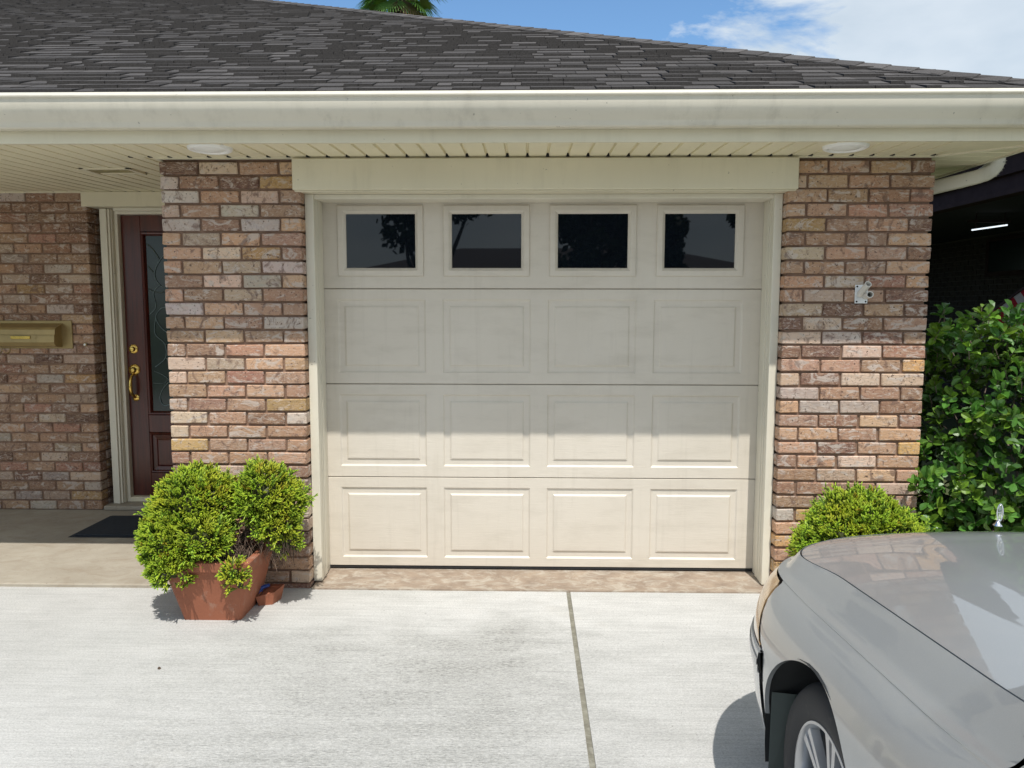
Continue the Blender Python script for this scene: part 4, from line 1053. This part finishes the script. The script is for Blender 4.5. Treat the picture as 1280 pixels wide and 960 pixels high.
# wheels
def wheel(x, y, s_):
    """s_=+1: outer face towards -x"""
    Rr = .299; Mx = Matrix.Translation((x, y, Rr+DZ)) @ Matrix.Rotation(R(-90*s_), 4, 'Y')
    t_ = MB(); t_.lathe([(.205, .0), (.212, .006), (.240, .012), (.272, .010), (.284, .0), (.294, -.014), (.298, -.03), (.299, -.05), (.299, -.15), (.298, -.17), (.290, -.195), (.270, -.21), (.21, -.205)], Mx, 56)
    tyre = t_.build('wheel', M['rubber'], car, smooth=True)
    g_ = MB()
    for k in range(4): g_.lathe([(.2997, -.055-.028*k), (.2997, -.060-.028*k)], Mx, 56)
    sub(g_, 'tread_groove', M['black'], tyre)
    r_ = MB(); r_.lathe([(.207, -.002), (.205, .004), (.198, .005), (.193, -.002), (.188, -.02), (.185, -.10), (.185, -.17)], Mx, 56)
    r_.lathe([(0, .004), (.030, .002), (.034, -.008), (.045, -.012), (.060, -.020), (.060, -.035)], Mx, 32)
    for k in range(7):
        for off in (-.095, .095):
            a = 2*math.pi*k/7 + off; b_a = 2*math.pi*k/7 + off*1.15
            def pt(r0_, an, h_, dw): return Mx @ Vector((r0_*math.cos(an)-dw*math.sin(an), r0_*math.sin(an)+dw*math.cos(an), h_))
            rows = []
            for r0_, wd, h_ in ((.045, .012, -.014), (.10, .011, -.008), (.155, .012, -.006), (.192, .016, -.004)):
                an = a + (b_a-a)*(r0_/.19)
                rows.append([pt(r0_, an, h_-.022, -wd), pt(r0_, an, h_, -wd*.75), pt(r0_, an, h_, wd*.75), pt(r0_, an, h_-.022, wd)])
            r_.grid(rows)
    sub(r_, 'rim', M['alloy'], tyre, angle=30)
    d_ = MB(); d_.lathe([(0, -.06), (.13, -.06), (.135, -.075)], Mx, 40); sub(d_, 'brake_disc', M['guard'], tyre)
for y in (WY, RWY):
    wheel(CX-HW+.058, y, 1); wheel(CX+HW-.058, y, -1)
    for s_ in (1, -1):
        li = MB(); rows = []
        for k in range(25):
            an = math.pi*(-.08+1.16*k/24); rows.append([(CX-s_*(HW-.018-.0), y+(AR+.006)*math.cos(an), WZ+(AR+.006)*math.sin(an)), (CX-s_*(HW-.30), y+(AR+.03)*math.cos(an), WZ+(AR+.03)*math.sin(an))])
        li.grid(rows); li.grid([[Vector(r_[1]) for r_ in rows], [Vector((r_[1][0], y, WZ-.1)) for r_ in rows]]); li.build('wheel_liner', M['liner'], car, smooth=True)
# grey guard seen inside the front of the left opening
for s_ in (1, -1):
    q = MB(); q.grid([[(CX-s_*(HW-.024), WY+.326, .14), (CX-s_*(HW-.024), WY+.318, .42)], [(CX-s_*(HW-.085), WY+.318, .14), (CX-s_*(HW-.085), WY+.305, .42)], [(CX-s_*(HW-.17), WY+.322, .14), (CX-s_*(HW-.17), WY+.308, .42)]])
    q.build('splash_guard', M['guard'], car)

# ------------------------------------------------------------------ neighbour's house on the right
nb = thing('neighbour_house', 'dark neighbouring house with deep shaded carport beyond the shrub', 'house', (6, 5, -.06))
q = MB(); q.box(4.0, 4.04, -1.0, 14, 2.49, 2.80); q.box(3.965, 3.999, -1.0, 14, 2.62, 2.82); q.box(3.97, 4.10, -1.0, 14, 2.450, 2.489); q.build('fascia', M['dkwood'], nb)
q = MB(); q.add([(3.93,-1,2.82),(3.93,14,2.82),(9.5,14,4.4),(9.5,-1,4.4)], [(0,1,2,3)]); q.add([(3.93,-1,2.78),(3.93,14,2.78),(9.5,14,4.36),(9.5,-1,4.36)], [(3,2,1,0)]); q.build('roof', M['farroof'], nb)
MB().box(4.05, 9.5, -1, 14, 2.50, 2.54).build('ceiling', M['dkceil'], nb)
q, q2 = MB(), MB(); q2.box(6.315, 6.5, -1, 14, -.05, 2.5); q2.box(3.9, 9.4, 9.0, 9.1, -.05, 2.5)
r_ = 0; z = 0
while z < 2.45:
    y = -1 + (.105 if r_ % 2 else 0)
    while y < 9: 
        q.box(6.3, 6.32, y, y+.198, z, min(z+.062, 2.49)); y += .21
    z += .073; r_ += 1
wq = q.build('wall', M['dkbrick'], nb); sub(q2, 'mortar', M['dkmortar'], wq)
q = MB(); 
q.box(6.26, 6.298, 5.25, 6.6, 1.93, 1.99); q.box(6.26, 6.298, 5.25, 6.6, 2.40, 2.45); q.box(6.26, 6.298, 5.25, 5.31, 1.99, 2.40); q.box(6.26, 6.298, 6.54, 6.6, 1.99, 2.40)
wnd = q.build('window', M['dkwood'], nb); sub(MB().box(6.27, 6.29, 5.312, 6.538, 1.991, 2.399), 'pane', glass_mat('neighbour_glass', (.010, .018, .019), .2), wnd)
MB().box(4.9, 5.0, 6.2, 6.3, -.05, 2.5).build('post', M['dkceil'], nb)
lt = thing('fluorescent_light', 'lit white fluorescent tube under the dark carport ceiling of the neighbouring house', 'light', (5.0, 4.3, 2.45))
MB().tube([(4.66, 4.12, 2.325), (5.03, 4.12, 2.378)], .008, 10).build('tube', M['tube'], lt)
MB().box(4.62, 5.06, 4.10, 4.14, 2.405, 2.43).tube([(4.7, 4.12, 2.34), (4.7, 4.12, 2.50)], .006, 6).tube([(5.0, 4.12, 2.378), (5.0, 4.12, 2.50)], .006, 6).build('holder', M['dkwood'], lt)
# flag: red and white stripes, canton towards the top of the staff
fl = thing('flag', 'red and white striped flag hanging from a slanted staff in the shaded carport', 'flag', (4.2, 3.0, 1.4))
p0 = Vector((4.235, 3.0, 1.447)); pd = Vector((.79, 0, .61)).normalized(); pe = Vector((.61, 0, -.79)).normalized()
MB().tube([p0 - pd*.12, p0+pd*1.25], .012, 10).tube([p0+pd*1.25, p0+pd*1.28], [.02, .012], 10).build('staff', M['dkwood'], fl)
fl_m = MB(); nA, nB = 13, 16
def fp(a, b):
    hang = (pe*.55 + Vector((0, 0, -.83))*.75).normalized()
    p = p0 + pd*(.04+.98*a) + (pe*(1-.5*b) + Vector((0, 0, -1))*.5*b).normalized()*(1.25*b); p.y += .045*math.sin(a*9+b*5)*min(1, b*3) ; return p
for i in range(nA):
    for j in range(nB):
        a0, a1, b0, b1 = i/nA, (i+1)/nA, j/nB, (j+1)/nB
        red = i % 2 == 0; canton = i >= 6 and b0 < .4
        c = (.03, .04, .16) if canton else ((.30, .018, .035) if red else (.42, .42, .46))
        fl_m.add([fp(a0, b0), fp(a1, b0), fp(a1, b1), fp(a0, b1)], [(0,1,2,3)], c)
for i in range(5):       # the stars, small five-pointed, on both faces
    for j in range(6):
        c0 = fp(6/13 + (i+.5)/5*7/13, (j+.5)/6*.375)
        for sy in (-.004, .004):
            vs = []
            for k in range(10):
                rr2 = .022 if k % 2 == 0 else .009; an = math.pi*k/5; vs.append(c0 + Vector((0, sy, 0)) + pd*rr2*math.cos(an) + pe*rr2*math.sin(an))
            fl_m.add(vs, [tuple(range(10))], (.6, .6, .6))
fl_m.build('cloth', M['flag'], fl)

# ------------------------------------------------------------------ trees
def blob_tree(name, label, x, y, zb, h, rad, lobes, n, trunk_r, leafsize=.28, col=(.05, .085, .028), group=None, zt=None):
    t = thing(name, label, 'tree', (x, y, -.06), group); m_ = MB(); tr = MB()
    cs = []
    for k in range(lobes):
        a = U(0, 6.28); q = math.sqrt(U(0, 1)); cs.append((Vector((x+rad*.7*q*math.cos(a), y+rad*.7*q*math.sin(a), zb+(h-zb)*U(.1, .9))), rad*U(.32, .5)))
    base = Vector((x, y, -.06)); fk = Vector((x+U(-.2, .2), y, zb*.8))
    tr.tube([base, Vector((x+U(-.1, .1), y, zb*.45)), fk], [trunk_r*1.25, trunk_r*.9, trunk_r*.75], 10)
    for c, r_ in cs:
        md_ = (fk+c)/2 + rdir()*.3 + Vector((0, 0, .2)); tr.tube([fk, md_, c], [trunk_r*.5, trunk_r*.3, trunk_r*.1], 6)
    for i in range(n):
        c, r_ = random.choice(cs); d = rdir(); p = c + d*r_*U(.55, 1.0)*(1+.25*noise.noise(d*3+c)); p.z = c.z + (p.z-c.z)*.8
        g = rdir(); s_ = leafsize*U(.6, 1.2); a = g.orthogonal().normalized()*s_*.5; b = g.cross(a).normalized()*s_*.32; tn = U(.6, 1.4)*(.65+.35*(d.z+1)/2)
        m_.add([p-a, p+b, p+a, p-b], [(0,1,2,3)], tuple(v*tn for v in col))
    m_.build('crown', M['treeleaf'], t); tr.build('trunk', M['bark'], t, smooth=True); return t
# fan palm behind the roof
pm = thing('palm_tree', 'fan palm with grey shaggy trunk rising behind the roof', 'palm tree', (-3.05, 14, -.06))
MB().tube([(-3.05+.05*math.sin(k), 14, -.06+8.6*k/10) for k in range(11)], [.24-.006*k for k in range(11)], 12).build('trunk', M['bark'], pm, smooth=True)
pf = MB(); hc = Vector((-3.05, 14, 8.78))
for k in range(54):
    az = k*2.399; el = 1.25 - 2.15*(k/54) + U(-.1, .1); d = Vector((math.cos(az)*math.cos(el), math.sin(az)*math.cos(el), math.sin(el)))
    ln = U(.66, .84); hub = hc + d*ln*.75 + Vector((0, 0, -.04)); pf.tube([hc - Vector((0, 0, .2)), hub], [.014, .009], 4, False, (.16, .15, .06))
    s_ = d.cross(Vector((0, 0, 1))).normalized(); n_ = s_.cross(d)
    brown = k > 50; cg = (.17, .12, .06) if brown else (.13+U(0, .08), .25+U(0, .08), .06)
    for j in range(-9, 10):
        an = j*.135; dd_ = (d*math.cos(an) + s_*math.sin(an)).normalized(); l_ = ln*U(.75, .95)*(1-.018*abs(j)); dr_ = Vector((0, 0, -1))*.24*l_
        wv = n_.cross(dd_)*.016; pf.add([hub-wv, hub+wv, hub+dd_*l_*.6+wv*1.2+dr_*.2, hub+dd_*l_*.6-wv*1.2+dr_*.2, hub+dd_*l_+dr_], [(0,1,2,3),(3,2,4)], cg)
pf.build('fronds', M['treeleaf'], pm)
blob_tree('broadleaf_tree', 'green treetop just clearing the roof ridge left of the palm', -4.75, 15.5, 5.2, 9.0, 1.3, 7, 2600, .16, .16, (.06, .12, .03))
# street side, behind the camera: mirrored in the door windows and the car
fh = thing('far_house', 'low house with hipped roof across the street, mirrored in the garage windows', 'house', (2, -26, 0))
MB().box(-7, 9, -31, -24, -.05, 2.7).build('wall', M['farwall'], fh)
q = MB(); q.add([(-7.6,-31.6,2.7),(9.6,-31.6,2.7),(9.6,-23.4,2.7),(-7.6,-23.4,2.7),(-3,-27.5,4.0),(5,-27.5,4.0)], [(0,1,5,4),(1,2,5),(2,3,4,5),(3,0,4),(3,2,1,0)]); q.build('roof', M['farroof'], fh)
for x in (-5, -1.5, 3, 6.5):
    o = MB().bbox(x-.6, x+.6, -23.999, -23.95, .9, 2.1, .01).build('window', M['white'], fh); sub(MB().box(x-.52, x+.52, -23.949, -23.945, .98, 2.02), 'pane', M['glass'], o)
MB().box(.6, 1.5, -23.999, -23.95, 0, 2.05).build('door', M['wood'], fh)
for (x, y, zb, h, r_, lab) in ((-7.3, -20.5, 2.0, 6.5, 1.2, 'small leafy oak across the street, at the left edge of the window reflections'),
                         (-3.05, -19.2, 1.9, 7.8, 1.85, 'spreading oak across the street, mirrored between the two left garage windows'),
                         (1.9, -19.5, 1.2, 8.0, 1.7, 'dense dark oak across the street, mirrored in the third garage window'),
                         (3.9, -20.5, 1.7, 6.5, 1.0, 'slim oak across the street, mirrored left in the rightmost garage window'),
                         (7.0, -19, 2.0, 7.5, 1.25, 'tall oak across the street, mirrored right in the rightmost garage window')):
    blob_tree('oak_tree', lab, x, y, zb, h, r_, 18, 5200, .2, .32, (.045, .07, .025))
pw = thing('utility_line', 'overhead utility wires on two wooden poles along the street', 'utility line', (0, -20.5, 0))
for x in (-16, 16): MB().tube([(x, -20.5, -.05), (x, -20.5, 7.5)], [.14, .10], 10).build('pole', M['bark'], pw)
for z in (4.6, 5.1, 6.9): MB().tube([(-16+32*k/16, -20.5, z+.35*((k-8)/8)**2) for k in range(17)], .014, 5, False).build('wire', M['black'], pw)

# a few bits of grit on the slab
for k, (x, y) in enumerate(((-1.609, -1.225),)):
    g_ = MB(); 
    ic = [(.010*math.cos(a*1.256)*U(.7, 1.1), .008*math.sin(a*1.256)*U(.7, 1.1)) for a in range(5)]
    g_.add([(x+a, y+b, DZ) for a, b in ic]+[(x+a*.6, y+b*.6, DZ+.008) for a, b in ic], [(5,6,7,8,9)]+[(i, (i+1) % 5, 5+(i+1) % 5, 5+i) for i in range(5)])
    tag(g_.build('pebble', M['bark']), 'tiny dark pebble on the pale concrete left of the middle', 'pebble')

scene.cycles.max_bounces = 8; scene.cycles.diffuse_bounces = 5; scene.cycles.glossy_bounces = 4
